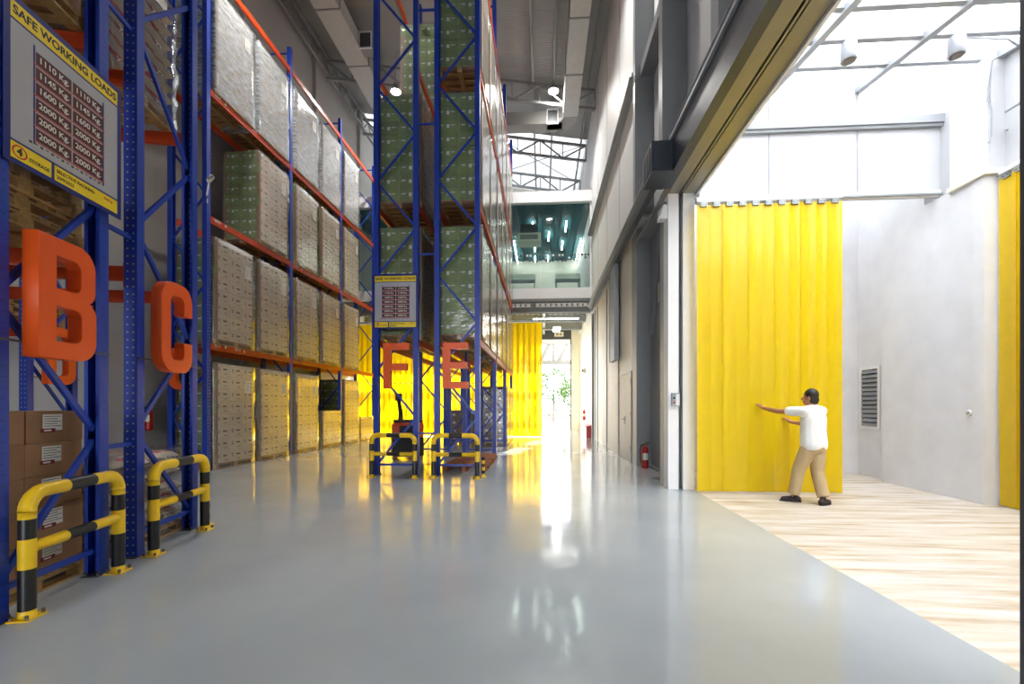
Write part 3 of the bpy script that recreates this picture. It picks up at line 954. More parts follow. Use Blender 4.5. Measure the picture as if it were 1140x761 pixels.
ORD = ['nearest', 'second', 'third', 'fourth', 'fifth', 'sixth']
GY = [10.67, 12.28, 14.06, 15.72, 17.47, 18.98]
GX = -7.62 - 0.475
LEVN = ['on the floor', 'on the first beam level', 'on the second beam level', 'on the third beam level']
sd = 1
for lv, slots in ((0, (0, 1, 2, 4)), (1, (0, 1, 2, 3, 4)), (2, (1, 2, 3, 4)), (3, (0, 1, 2, 3, 4))):
    for n, sl in enumerate(slots):
        z = 0 if lv == 0 else LV[lv - 1]
        load(f'wrapped cream cartons {LEVN[lv]} of wall-side rack, {ORD[n]} from its near end', GX, GY[sl], z, 8, lv == 3, 1, sd, lean=0.008 if (lv == 0 and sl == 2) else 0.0); sd += 1
load('low half-height wrapped load of green and cream cartons on the floor of wall-side rack', GX, GY[3], 0, 4, False, 1, 90)
load('low stack of cartons on the floor at the far end of wall-side rack', GX, GY[5], 0, 3, False, 1, 91)
EY = [10.43, 12.05, 13.85, 15.48, 17.28, 18.9]
EX = -1.33 - 0.49; FX = -3.64 + 0.49
for lv in (1, 2, 3):
    for n in range(6):
        load(f'wrapped green cartons {LEVN[lv]} of E rack, {ORD[n]} from its end frame', EX, EY[n], LV[lv - 1], 8, False, 1, sd); sd += 1
for lv, slots in ((1, (0, 1)), (2, (0, 1)), (3, (1,))):
    for n, sl in enumerate(slots):
        lab = f'wrapped green cartons {LEVN[lv]} of F rack, ' + ('behind an empty slot' if lv == 3 else f'{ORD[n]} from its end frame')
        load(lab, FX, EY[sl], LV[lv - 1], 8, False, -1, sd); sd += 1
for n, sl in enumerate((4, 5)):
    load(['grey wrapped carton load on the floor of the E rack, nearer the end frame', 'grey wrapped carton load on the E rack floor, next to the yellow curtain'][n], EX, EY[sl], 0, 7, False, 1, sd, mesh=CARTB); sd += 1
load('brown wrapped carton load standing on the floor deep in the F rack', FX + 0.1, EY[4], 0, 4, False, 1, 95, mesh=CARTB)

# cartons with white labels under the B rack
def label_carton():
    mb = MB().box(-0.24, 0.24, -0.28, 0.28, 0, 0.262, 'brown')
    mb.box(-0.235, 0.235, -0.03, 0.03, 0.262, 0.2626, 'kraft')
    for s in (1,):
        mb.box(0.24, 0.2412, -0.13, 0.06, 0.10, 0.235, 'white_print')
        for i in range(5): mb.box(0.2412, 0.2416, -0.12, 0.05 - 0.04 * (i % 2), 0.215 - i * 0.02, 0.22 - i * 0.02, 'ink')
        mb.box(0.2413, 0.2418, -0.15, -0.01, 0.085, 0.118, 'red_print')
        mb.box(0.2418, 0.2421, -0.12, -0.05, 0.095, 0.108, 'white_print')
    return mb.mesh('carton')
LC = label_carton()
def label_load(label, u, v, z, rows, rot=RZ - PI / 2):
    p = uv(u, v, z)
    t = thing('carton_load', label, 'pallet load', p, rot, 'cartons with white labels')
    put(pallet_mesh(1.15, 1.1), 'wooden_pallet', t)
    for r in range(rows):
        for i in range(2):
            for k in range(2):
                put(LC, 'carton', t, (-0.245 + i * 0.49 + random.uniform(-.004, .004), -0.285 + k * 0.57 + random.uniform(-.006, .006), 0.13 + r * 0.265))
    return t
label_load('tall stack of brown cartons with white labels on the floor behind the letter B', 0.53, 0.72, 0, 5)
label_load('brown labelled cartons on the second beam level of the B rack', 0.46, 0.68, LVB[1], 4)

# paper sacks
def sack_mesh():
    mb = MB(); nx, ny = 16, 10; top = []
    for j in range(ny + 1):
        for i in range(nx + 1):
            x = -1 + 2 * i / nx; y = -1 + 2 * j / ny
            k = (1 - abs(x) ** 3) ** 0.5 * (1 - abs(y) ** 3) ** 0.5
            top.append((x * 0.29, y * 0.25, k))
    n = len(top)
    for s in (1, -1):
        b = len(mb.v)
        mb.v += [(x, y, 0.095 + s * (0.008 + 0.085 * k) + 0.006 * math.sin(x * 31 + y * 23)) for x, y, k in top]
        for j in range(ny):
            for i in range(nx):
                a = b + j * (nx + 1) + i
                q = (a, a + 1, a + nx + 2, a + nx + 1)
                red = j in (1, ny - 2) and 4 <= i <= 11
                mb.f.append(q if s > 0 else q[::-1]); mb.m.append(mb.mi('sack_red' if red else 'sack')); mb.smooth.append(True)
    return mb.mesh('paper_sack')
SACK = sack_mesh()
def sack_load(label, u, v, z, rows, thick=False):
    t = thing('sack_load', label, 'pallet load', uv(u, v, z), RZ - PI / 2, 'wrapped sack pallets')
    put(pallet_mesh(1.1, 1.05), 'wooden_pallet', t)
    for r in range(rows):
        for i in range(2):
            for k in range(2):
                sk = put(SACK, 'paper_sack', t, (-0.25 + i * 0.5 + random.uniform(-.015, .015), -0.29 + k * 0.58 + random.uniform(-.01, .01), 0.125 + r * 0.165), (random.uniform(-.05, .05), random.uniform(-.05, .05), PI / 2 + random.uniform(-.06, .06)))
                if i == 1 and r % 2 == 0:
                    put_text('XYL', 0.085, 'white_print', 'sack_print', sk, (0, -0.258, 0.095), (PI / 2, 0, 0), bold=0.002)
    mb = film_mesh(1.16, 1.06, 0.15 + rows * 0.165 + 0.03, 'film_thick' if thick else 'film', 77 + rows, 0.03)
    put(mb, 'stretch_film', t)
    return t
sack_load('film-wrapped pallet of red-printed paper sacks on the floor behind the letter C guard', 1.96, 0.66, 0, 5)
sack_load('bulging film-wrapped sacks on the second beam level of the C rack', 1.95, 0.76, LVB[1], 8)
sack_load('bulging film-wrapped sacks on the third beam level of the B rack', 0.48, 0.70, LVB[2], 8)

# empty pallets
PALS = pallet_mesh(1.15, 1.05)
def pallet(label, p, rz, me=PALS, group='empty wooden pallets'):
    o = put(me, 'wooden_pallet', None, p, (0, 0, rz))
    tag(o, label, 'pallet', group)
    return o
for k in range(5):
    pallet('%s empty wooden pallet stacked on the first beam level of the B rack' % ['lowest', 'second', 'third', 'fourth', 'topmost'][k], uv(0.46, 0.7 + 0.02 * (k % 2), LVB[0] + k * 0.131), RZ - PI / 2)
for k in range(3):
    pallet('%s empty wooden pallet stacked on the D rack' % ['lowest', 'middle', 'topmost'][k], uv(5.25, 4.36, LVB[0] + k * 0.131), RZ - PI / 2)
for k in range(2):
    pallet('%s empty wooden pallet stacked farther along the B rack' % ['lower', 'upper'][k], uv(0.46, 2.3, LVB[0] + k * 0.131), RZ - PI / 2)
PALR = pallet_mesh(1.2, 1.0, 'red_wood')
pallet('reddish empty pallet on the floor under the E rack, nearer the yellow guard', (-1.78, 10.7, 0), 0, PALR)
pallet('reddish empty pallet on the floor under the E rack, farther from the guard', (-1.78, 12.15, 0), 0.03, PALR)

# ------------------------------------------------------------ hanging letters
def arc(cx, cy, rx, ry, a0, a1, n=8):
    return [(cx + rx * math.cos(a0 + (a1 - a0) * k / n), cy + ry * math.sin(a0 + (a1 - a0) * k / n)) for k in range(n + 1)]
def letter(ch, label, loc, rz, mat_='orange'):
    """outlines in a curve so counters are cut through; 0.56 wide, 0.96 high"""
    cu = bpy.data.curves.new('letter', 'CURVE'); cu.dimensions = '2D'; cu.fill_mode = 'BOTH'
    cu.extrude = 0.05; cu.bevel_depth = 0.003
    def add(pts):
        sp = cu.splines.new('POLY'); sp.points.add(len(pts) - 1)
        for q, (x, y) in zip(sp.points, pts): q.co = (x, y, 0, 1)
        sp.use_cyclic_u = True
    Wd, H, s = 0.56, 0.96, 0.155
    h = PI / 2
    if ch == 'B':
        add([(0, 0)] + arc(Wd - 0.17, 0.17, 0.17, 0.17, -h, 0) + arc(Wd - 0.12, 0.40, 0.12, 0.10, 0, h * 0.9)[:-1] + [(Wd - 0.07, 0.495)] + arc(Wd - 0.13, 0.60, 0.12, 0.11, -h * 0.9, 0)[1:] + arc(Wd - 0.18, H - 0.17, 0.17, 0.17, 0, h) + [(0, H)])
        add(([(s, 0.135)] + arc(Wd - 0.23, 0.205, 0.08, 0.07, -h, 0) + arc(Wd - 0.23, 0.35, 0.08, 0.07, 0, h) + [(s, 0.42)])[::-1])
        add(([(s, 0.555)] + arc(Wd - 0.24, 0.625, 0.08, 0.07, -h, 0) + arc(Wd - 0.24, 0.755, 0.08, 0.07, 0, h) + [(s, 0.825)])[::-1])
    elif ch in 'DO':
        add([(0, 0)] + arc(Wd - 0.2, 0.2, 0.2, 0.2, -h, 0) + arc(Wd - 0.2, H - 0.2, 0.2, 0.2, 0, h) + [(0, H)])
        add(([(s, 0.14)] + arc(Wd - 0.23, 0.22, 0.08, 0.08, -h, 0) + arc(Wd - 0.23, H - 0.22, 0.08, 0.08, 0, h) + [(s, H - 0.14)])[::-1])
    elif ch in 'CG':
        p = arc(0.2, 0.2, 0.2, 0.2, PI, 1.5 * PI) + arc(Wd - 0.18, 0.18, 0.18, 0.18, -h, 0)
        if ch == 'C': p += [(Wd, 0.33), (Wd - s, 0.33)]
        else: p += [(Wd, 0.52), (Wd - 0.28, 0.52), (Wd - 0.28, 0.39), (Wd - s, 0.39)]
        p += arc(Wd - 0.23, 0.21, 0.08, 0.08, 0, -h) + arc(0.23, 0.21, 0.08, 0.08, -h, -PI)
        p += arc(0.23, H - 0.21, 0.08, 0.08, PI, h) + arc(Wd - 0.23, H - 0.21, 0.08, 0.08, h, 0)
        p += [(Wd - s, 0.64), (Wd, 0.64)] + arc(Wd - 0.18, H - 0.18, 0.18, 0.18, 0, h) + arc(0.2, H - 0.2, 0.2, 0.2, h, PI)
        add(p)
    elif ch == 'E':
        add([(0, 0), (Wd - .02, 0), (Wd - .02, 0.135), (s, 0.135), (s, 0.42), (Wd - 0.05, 0.42), (Wd - 0.05, 0.55), (s, 0.55), (s, 0.825), (Wd - .02, 0.825), (Wd - .02, H), (0, H)])
    elif ch == 'F':
        add([(0, 0), (s, 0), (s, 0.39), (Wd - 0.05, 0.39), (Wd - 0.05, 0.525), (s, 0.525), (s, 0.825), (Wd, 0.825), (Wd, H), (0, H)])
    o = bpy.data.objects.new('tmp', cu)
    me = bpy.data.meshes.new_from_object(o)
    bpy.data.objects.remove(o); bpy.data.curves.remove(cu)
    me.materials.clear(); me.materials.append(M[mat_])
    ob = put(me, 'hanging_letter', None, loc, (PI / 2, 0, rz))
    MB().box(-0.26 if ch in 'FB' else -0.18, {'F': 0.70, 'B': 0.88, 'C': 0.90}.get(ch, 0.78), 0.1, 0.115, -0.0685, -0.05, 'dark_steel').build('mounting_bar', ob)
    return tag(ob, label, 'letter', 'orange row letters')
LZ = 1.86
letter('B', 'orange block letter B on the rack below the large load sign', uv(0.155, -0.10, 1.855), RZ).scale = (0.96, 0.94, 1)
letter('C', 'orange block letter C on the rack beside the sack pallets', uv(1.58, -0.10, LZ), RZ)
letter('D', 'orange block letter D seen behind the letter B', uv(4.98, 3.51, LZ), RZ)
letter('G', 'orange block letter G on the wall-side rack behind the letter C', (-8.42, 9.65, LZ), 0)
letter('F', 'orange block letter F on the end of the rack beside E', (-3.38, 9.39, LZ), 0)
letter('E', 'orange block letter E on the end of the rack beside F', (-2.1, 9.39, LZ), 0)

# ------------------------------------------------------------ safe working load signs
def load_sign(label, loc, rz, rows, vals):
    """0.99 x 1.18 board, lower edge at loc; local x across, front faces -y"""
    t = thing('load_sign', label, 'sign', loc, rz, 'safe working load signs')
    Wd, H = 0.99, 1.18
    MB().box(0, Wd, 0, 0.006, 0, H, 'navy').build('board', t)
    y = -0.0015
    MB().box(0.045, Wd - 0.045, y, 0, H - 0.165, H - 0.045, 'sign_yellow').build('header_band', t)
    MB().box(0.045, Wd - 0.045, y, 0, 0.165, H - 0.18, 'sign_white').build('diagram_field', t)
    MB().box(0.045, 0.335, y, 0, 0.035, 0.15, 'sign_yellow').build('maker_plate', t)
    MB().box(0.36, Wd - 0.045, y, 0, 0.035, 0.15, 'sign_yellow').build('note_plate', t)
    R = (PI / 2, 0, 0)
    put_text('SAFE WORKING LOADS', 0.083, 'ink', 'header_text', t, (Wd / 2, y - 0.001, H - 0.105), R, bold=0.0022, xs=0.98, depth=0.0005)
    z0, z1 = 0.235, H - 0.27
    dz = (z1 - z0) / rows
    mb = MB(); mb.box(0.2, 0.212, y - 0.001, y, z0 - 0.02, z1 + 0.03, 'navy').box(0.79, 0.802, y - 0.001, y, z0 - 0.02, z1 + 0.03, 'navy').build('rack_diagram', t)
    for r in range(rows):
        z = z0 + r * dz
        v = vals[r]
        for x0, x1 in ((0.218, 0.498), (0.512, 0.792)):
            pl = MB().box(x0, x1, y - 0.001, y, z + 0.014, z + dz - 0.008, 'maroon').build('load_plate', t)
            put_text(f'{v} Kg.', min(0.068, dz * 0.56), 'white_print', 'load_text', pl, ((x0 + x1) / 2, y - 0.0018, z + dz / 2 + 0.003), R, bold=0.001, depth=0.0004, xs=1.08)
        MB().box(0.2, 0.81, y - 0.0012, y - 0.0002, z + 0.002, z + 0.011, 'sack_red').build('beam_line', t)
    mb = MB()
    for i in range(16): mb.box(0.17 + i * 0.041, 0.19 + i * 0.041, y - 0.001, y, z0 - 0.025 + 0.008 * (i % 2), z0 - 0.01, 'ink')
    mb.build('ground_hatching', t)
    mb = MB(); n = 24; cx, cz = 0.105, 0.092
    for k in range(n):
        a0 = 2 * PI * k / n; a1 = 2 * PI * (k + 1) / n
        f = lambda r, a: (cx + r * 1.15 * math.cos(a), y - 0.001, cz + r * math.sin(a))
        mb.face([f(0.036, a0), f(0.036, a1), f(0.046, a1), f(0.046, a0)], 'sack_red')
    mb.build('emblem_ring', t)
    put_text('4', 0.07, 'ink', 'emblem_figure', t, (cx, y - 0.001, cz), R, bold=0.003, depth=0.0005)
    put_text('STORAGE', 0.036, 'ink', 'maker_text', t, (0.245, y - 0.001, 0.078), R, bold=0.0005, depth=0.0005, xs=0.95)
    put_text('SELECTIVE RACKING', 0.036, 'ink', 'note_text', t, (0.375, y - 0.001, 0.112), R, bold=0.0006, align='LEFT', depth=0.0005)
    put_text('TYPE B' if rows == 6 else 'TYPE E', 0.03, 'sack_red', 'note_text', t, (0.80, y - 0.001, 0.112), R, bold=0.0006, align='LEFT', depth=0.0005)
    put_text('20/9/2023', 0.036, 'ink', 'note_text', t, (0.375, y - 0.001, 0.066), R, bold=0.0006, align='LEFT', depth=0.0005)
    return t
load_sign('large safe working loads sign on the rack above the letter B', uv(0.02, -0.045, 3.2), RZ - 0.045, 6, [2000, 2000, 2000, 1600, 1145, 1110]).scale = (1.07, 1, 1)
load_sign('safe working loads sign on the rack above the letter F', (-3.645, 9.44, 3.14), 0, 7, [2000, 2000, 2000, 2000, 1600, 1145, 1110])

# ------------------------------------------------------------ tubular guards
def guard(label, a, b, hgt=0.93):
    a = Vector(a); b = Vector(b); d = b - a; L = d.length
    t = thing('rack_guard', label, 'guard rail', a, math.atan2(d.y, d.x), 'yellow and black rack guards')
    r = 0.05; R = 0.13
    for x in (0, L):
        s = 1 if x == 0 else -1
        zs = [0.01, 0.06, 0.35, 0.56, 0.70, hgt - r - R]
        ms = ['yellow', 'black', 'yellow', 'black', 'yellow']
        MB().sweep([(x, 0, z) for z in zs], r, 18, cap=True, ms=ms).build('post', t)
        MB().box(x - 0.08, x + 0.08, -0.07, 0.07, 0, 0.01, 'yellow').build('base_plate', t)
        for bx in (-0.065, 0.065):
            for by in (-0.05, 0.05):
                MB().cyl((x + bx, by, 0.01), (x + bx, by, 0.04), 0.011, 8, 'bolt').build('anchor_bolt', t)
    pts = []; zc = hgt - r - R
    for k in range(7):
        an = PI - k * PI / 12
        pts.append((R + R * math.cos(an), 0, zc + R * math.sin(an)))
    n0 = len(pts)
    pts += [(L * 0.36, 0, hgt - r), (L * 0.66, 0, hgt - r)]
    for k in range(7):
        an = PI / 2 - k * PI / 12
        pts.append((L - R + R * math.cos(an), 0, zc + R * math.sin(an)))
    ms = ['yellow'] * n0 + ['black'] + ['yellow'] * 7
    MB().sweep(pts, r, 18, ms=ms).build('top_rail', t)
    MB().sweep([(r * 0.6, 0, 0.49), (L * 0.36, 0, 0.49), (L * 0.66, 0, 0.49), (L - r * 0.6, 0, 0.49)], r * 0.82, 16, ms=['yellow', 'black', 'yellow']).build('mid_rail', t)
    return t
guard('yellow and black tubular guard in front of the B rack frame', uv(0.11, -0.115), uv(1.0, -0.12))
guard('yellow and black tubular guard in front of the C rack frame', (-3.89, 4.25, 0), (-4.06, 5.15, 0))
guard('yellow and black tubular guard in front of the F rack frame', (-3.56, 9.16, 0), (-2.64, 9.14, 0))
guard('yellow and black tubular guard in front of the E rack frame', (-2.24, 9.13, 0), (-1.33, 9.10, 0))
def post_guard(label, p):
    t = thing('post_protector', label, 'post protector', p, 0, 'small striped post protectors')
    zs = [0.01, 0.07, 0.14, 0.21, 0.28, 0.35, 0.42]
    MB().sweep([(0, 0, z) for z in zs], 0.035, 14, ms=['yellow', 'black', 'yellow', 'black', 'yellow', 'black']).build('post', t)
    MB().box(-0.06, 0.06, -0.06, 0.06, 0, 0.01, 'yellow').build('base_plate', t)
post_guard('short striped post protector beside the E rack guard', (-1.24, 9.36, 0))
post_guard('short striped post protector beside the C rack guard', (-4.20, 5.36, 0))

# ------------------------------------------------------------ pallet truck
t = thing('pallet_truck', 'black and orange electric pallet truck parked under the F rack', 'pallet truck', (-3.84, 12.5, 0), 0.42)
MB().box(-0.42, 0.42, -0.42, 0.18, 0.09, 0.62, 'black_plastic').build('chassis', t, bevel=0.04)
MB().prism([(-0.40, 0.55), (-0.40, 0.95), (-0.33, 1.02), (0.40, 1.02), (0.42, 0.95), (0.42, 0.55)], -0.2, 0.36, 'orange_plastic', M4=Matrix.Rotation(PI / 2, 4, 'X')).build('hood', t, bevel=0.02)
MB().box(-0.24, 0.3, -0.385, -0.36, 0.5, 0.94, 'black_plastic').build('service_cover', t, bevel=0.01)
MB().box(-0.36, 0.40, -0.30, 0.16, 1.02, 1.10, 'black_plastic').build('console', t, bevel=0.02)
til = MB().sweep([(-0.2, -0.2, 1.05), (-0.2, -0.28, 1.3), (-0.27, -0.42, 1.66)], [0.07, 0.06, 0.05], 12, 'black_plastic').build('tiller_arm', t)
MB().box(-0.36, -0.18, -0.49, -0.40, 1.62, 1.82, 'black_plastic').build('tiller_head', til, bevel=0.03)
for s in (-0.36, 0.36): MB().cyl((s - 0.04, -0.25, 0.1), (s + 0.04, -0.25, 0.1), 0.1, 16, 'grey_steel').build('wheel', t)
for s in (-0.22, 0.22): MB().box(s - 0.08, s + 0.08, 0.16, 1.35, 0.09, 0.15, 'orange_plastic').build('fork', t)
for s in (-0.22, 0.22): MB().cyl((s - 0.05, 1.2, 0.045), (s + 0.05, 1.2, 0.045), 0.045, 12, 'grey_steel').build('load_roller', t)

# ------------------------------------------------------------ fire gear
def extinguisher(label, loc, rz=0.0, stand=True):
    t = thing('fire_extinguisher', label, 'fire extinguisher', loc, rz, 'fire extinguishers')
    MB().lathe([(0.06, 0), (0.078, 0.01), (0.08, 0.03), (0.08, 0.42), (0.07, 0.47), (0.04, 0.51), (0.028, 0.53)], n=22, m='red').build('cylinder', t)
    mb = MB()
    for k in range(10):
        a0 = -PI / 2 - 0.9 + k * 0.18; a1 = a0 + 0.18; r = 0.0808
        mb.face([(r * math.cos(a0), r * math.sin(a0), 0.2), (r * math.cos(a1), r * math.sin(a1), 0.2), (r * math.cos(a1), r * math.sin(a1), 0.36), (r * math.cos(a0), r * math.sin(a0), 0.36)], 'white_print')
    mb.build('paper_label', t)
    MB().cyl((0, 0, 0.52), (0, 0, 0.58), 0.025, 12, 'brass').build('valve', t)
    MB().bar((-0.03, 0, 0.58), (0.12, 0, 0.63), 0.025, 0.012, 'black_plastic').bar((-0.03, 0, 0.56), (0.10, 0, 0.575), 0.025, 0.012, 'black_plastic').build('handle', t)
    MB().sweep([(-0.02, 0, 0.56), (-0.09, 0, 0.55), (-0.115, 0, 0.45), (-0.11, 0, 0.25), (-0.1, 0, 0.12)], 0.012, 8, 'black_plastic').build('hose', t)
    return t
extinguisher('red fire extinguisher standing on the floor in the grey recess', (2.45, 10.95, 0))
extinguisher('red fire extinguisher hung on the pale wall behind the C rack', (-9.16, 9.88, 0.92))
extinguisher('small red extinguisher hung on the cream wall above the red box', (2.16, 23.6, 0.72))
t = thing('hose_box', 'low red box with a sloped lid beside the cream wall', 'box', (2.14, 21.6, 0))
MB().box(-0.14, 0.14, -0.8, 0.8, 0, 0.48, 'red').build('body', t, bevel=0.01)
MB().prism([(-0.15, 0.48), (0.15, 0.48), (0.15, 0.60), (-0.15, 0.53)], -0.82, 0.82, 'red', M4=Matrix.Rotation(PI / 2, 4, 'X')).build('lid', t)
MB().box(-0.155, -0.14, -0.06, 0.06, 0.4, 0.46, 'steel').build('latch', t)

# ------------------------------------------------------------ right wall fittings
t = thing('door_1', 'cream double door with steel lever in the right-hand wall', 'door', (2.3, 12.725, 0)); t['kind'] = 'structure'
MB().box(-0.02, 0.03, -0.955, -0.90, 0, 2.4, 'grey_steel').box(-0.02, 0.03, 0.90, 0.955, 0, 2.4, 'grey_steel').box(-0.02, 0.03, -0.9, 0.9, 2.34, 2.4, 'grey_steel').build('door_frame', t)
for s in (-1, 1):
    lf = MB().box(-0.005, 0.03, min(s * 0.005, s * 0.9), max(s * 0.005, s * 0.9), 0.01, 2.34, 'cream_wall').build('door_leaf', t)
    mb = MB()
    for z in (0.3, 1.2, 2.05): mb.cyl((-0.015, s * 0.9, z), (-0.015, s * 0.9, z + 0.14), 0.014, 8, 'steel')
    mb.build('hinges', lf)
    MB().box(-0.012, -0.005, min(s * 0.04, s * 0.1), max(s * 0.04, s * 0.1), 0.98, 1.2, 'steel').bar((-0.05, s * 0.07, 1.12), (-0.05, s * 0.24, 1.12), 0.02, 0.02, 'bolt').bar((-0.05, s * 0.07, 1.12), (-0.005, s * 0.07, 1.12), 0.018, 0.018, 'bolt').build('door_handle', lf)

mb = MB().box(2.12, 2.24, 13.4, 14.4, 2.85, 5.78, 'grey_steel').box(2.1, 2.12, 13.4, 13.44, 2.85, 5.78, 'steel').box(2.1, 2.12, 14.36, 14.4, 2.85, 5.78, 'steel')
for z in (3.3, 3.9, 4.5, 5.1): mb.box(2.108, 2.12, 13.44, 14.36, z, z + 0.03, 'steel')
tag(mb.build('cable_tray'), 'grey vertical cable tray dropping down the cream wall', 'cable tray')
t = thing('junction_box', 'grey junction box on a conduit in the wall recess', 'junction box', (2.645, 9.95, 3.95))
MB().box(-0.12, 0, -0.12, 0.12, -0.22, 0.22, 'grey_steel').build('enclosure', t, bevel=0.01)
MB().sweep([(-0.05, 0, 0.22), (-0.05, 0, 1.55)], 0.02, 8, 'steel').sweep([(-0.05, 0, -0.22), (-0.05, 0, -3.88)], 0.02, 8, 'steel').build('conduit', t)
MB().box(-0.13, -0.12, -0.1, 0.1, -0.2, 0.2, 'grey_steel').build('cover', t)
t = thing('emergency_light', 'small white emergency lamp on a bracket above the white jamb', 'lamp', (2.2, 8.33, 4.98))
MB().obox((0, 0, 0), (1, 0, 0), (0, 1, 0), (0.25, 0, 0.97), 0.07, 0.1, 0.13, 'white_paint').build('housing', t, bevel=0.01)
MB().box(-0.085, -0.07, -0.08, 0.08, -0.09, 0.06, 'sign_white').build('diffuser', t)
MB().bar((0.0, 0, 0.1), (0.06, 0, 0.2), 0.05, 0.02, 'steel').bar((-0.12, 0, 0.2), (0.1, 0, 0.2), 0.06, 0.02, 'steel').build('bracket', t)
t = thing('push_button_station', 'small grey and white switch box on the white jamb', 'switch', (2.36, 8.2, 1.6))
MB().box(-0.07, 0.07, -0.06, 0, -0.12, 0.12, 'grey_steel').build('enclosure', t, bevel=0.008)
MB().box(-0.0, 0.06, -0.068, -0.06, -0.1, 0.1, 'white_print').build('face_panel', t)
for z in (-0.05, 0.03): MB().cyl((-0.035, -0.06, z), (-0.035, -0.075, z), 0.018, 12, 'red' if z < 0 else 'black_plastic').build('push_button', t)
mb = MB().lathe([(0.001, 0.0), (0.16, 0.0), (0.16, 0.008), (0.001, 0.008)], n=20, m='dark_steel')
tag(mb.build('floor_drain', loc=(2.35, 9.35, 0)), 'small dark round floor plate in front of the recess', 'floor plate')
t = thing('security_camera', 'small white security camera on a bent bracket on the wall-side rack', 'camera', (-7.56, 9.70, 6.6))
MB().cyl((0, 0, 0), (0.16, -0.10, 0.03), 0.05, 14, 'white_paint').build('housing', t)
MB().cyl((0.16, -0.10, 0.03), (0.17, -0.106, 0.032), 0.035, 14, 'black_plastic').build('lens', t)
MB().sweep([(0, 0.02, 0.0), (-0.03, 0.03, -0.1), (-0.1, 0.04, -0.45)], 0.018, 8, 'white_paint').build('bracket', t)
MB().box(-0.13, -0.04, 0.02, 0.03, -0.5, -0.4, 'white_paint').build('mounting_plate', t)
t = thing('wall_sounder', 'small grey sounder high on the cream wall near the far doorway', 'sounder', (2.24, 24.2, 3.35))
MB().box(-0.08, 0.06, -0.1, 0.1, -0.12, 0.12, 'grey_steel').build('housing', t, bevel=0.01)
MB().cyl((-0.08, 0, 0), (-0.16, 0, 0), 0.07, 14, 'dark_steel').build('horn', t)

# ------------------------------------------------------------ glazed office over the far end
mb = MB().box(-9.3, 2.2, 20.3, 28.6, 6.2, 6.74, 'grey_steel').box(-9.3, 2.2, 20.24, 20.3, 6.3, 6.74, 'white_paint')
struct(mb, 'slab_office', 'pale edge of the floor under the glazed office', cat='slab')
mb = MB().box(-9.3, 2.2, 20.24, 20.5, 10.63, 10.86, 'white_paint').box(-9.3, 2.2, 20.3, 20.5, 10.86, 11.15, 'white_paint').box(-9.3, 2.2, 20.5, 28.6, 10.95, 11.1, 'white_paint')
struct(mb, 'beam_office', 'white beam across the top of the glazed office', cat='beam')
mb = MB().box(-9.3, 2.2, 20.5, 28.6, 10.62, 10.7, 'teal')
for i in range(26): mb.box(-9.2 + i * 0.44, -9.12 + i * 0.44, 20.5, 28.5, 10.56, 10.62, 'teal')
struct(mb, 'ceiling_office', 'teal ribbed ceiling inside the glazed office', cat='ceiling')
mb = MB().box(-9.3, 2.2, 28.4, 28.6, 6.74, 16.6, 'cream_wall')
struct(mb, 'wall_office', 'cream rear wall of the glazed office', cat='wall')
mb = MB()
for i in range(5):
    x0 = -9.25 + i * 2.29
    mb.box(x0 + 0.01, x0 + 2.28, 20.38, 20.395, 6.75, 10.62, 'glass')
struct(mb, 'window_1', 'tall glass front of the office above the racks', cat='window')
mb = MB().box(-9.3, 2.2, 20.36, 20.42, 6.74, 6.8, 'white_alu').box(2.12, 2.2, 20.34, 20.44, 6.74, 10.63, 'white_alu').box(-1.6, -1.52, 20.36, 20.42, 6.74, 10.63, 'white_alu')
struct(mb, 'trim_window', 'white frame of the office glazing', cat='trim')
mb = MB()
r2 = random.Random(3)
for i in range(46):
    x = -4.5 + i * 0.145
    for j in range(3):
        if r2.random() < (0.85 if j == 2 else 0.5): mb.box(x, x + 0.085, 20.372, 20.378, 7.98 + j * 0.13, 8.065 + j * 0.13, 'dark_steel' if r2.random() < 0.7 else 'white_print')
tag(mb.build('privacy_squares'), 'band of small square stickers across the office glass', 'stickers', kind='stuff')
def tube(label, x, y0, y1, z=10.45):
    t = thing('tube_light', label, 'tube light', (x, (y0 + y1) / 2, z), 0, 'office tube lights')
    MB().box(-0.03, 0.03, -(y1 - y0) / 2, (y1 - y0) / 2, 0.0, 0.04, 'tube').build('diffuser', t)
    MB().box(-0.02, 0.02, -(y1 - y0) / 2, (y1 - y0) / 2, 0.04, 0.06, 'white_alu').cyl((0, -(y1 - y0) / 3, 0.06), (0, -(y1 - y0) / 3, 10.615 - z), 0.006, 6, 'steel').cyl((0, (y1 - y0) / 3, 0.06), (0, (y1 - y0) / 3, 10.615 - z), 0.006, 6, 'steel').build('housing', t)
for (px, x, y0, y1, lb) in ((0, -0.48, 22.0, 23.3, 'first row of office tube lights, beside the air conditioner'), (0, 1.17, 22.0, 23.3, 'first row of office tube lights, toward the white wall'),
                            (0, 0.33, 23.3, 24.6, 'office tube light alone in the middle of the second row'), (0, 1.1, 24.7, 26.0, 'third row of office tube lights, toward the white wall'),
                            (0, -0.44, 24.8, 26.2, 'third row of office tube lights, behind the air conditioner'), (0, -0.45, 27.0, 28.1, 'rearmost row of office tube lights, farther from the white wall'), (0, 0.33, 27.0, 28.1, 'rearmost row of office tube lights, nearer the white wall')):
    tube('white tube light, ' + lb, x, y0, y1)
tube('long white tube light along the wall side of the office ceiling', 2.05, 24.3, 28.2, 10.4)
tube('long white tube light along the rack side of the office ceiling', -1.55, 24.3, 28.2, 10.4)
t = thing('air_conditioner', 'pale ceiling air conditioner inside the glazed office', 'air conditioner', (-0.63, 21.5, 9.2))
MB().box(-0.55, 0.55, -0.45, 0.45, 0.0, 0.40, 'cream_wall').build('casing', t, bevel=0.02)
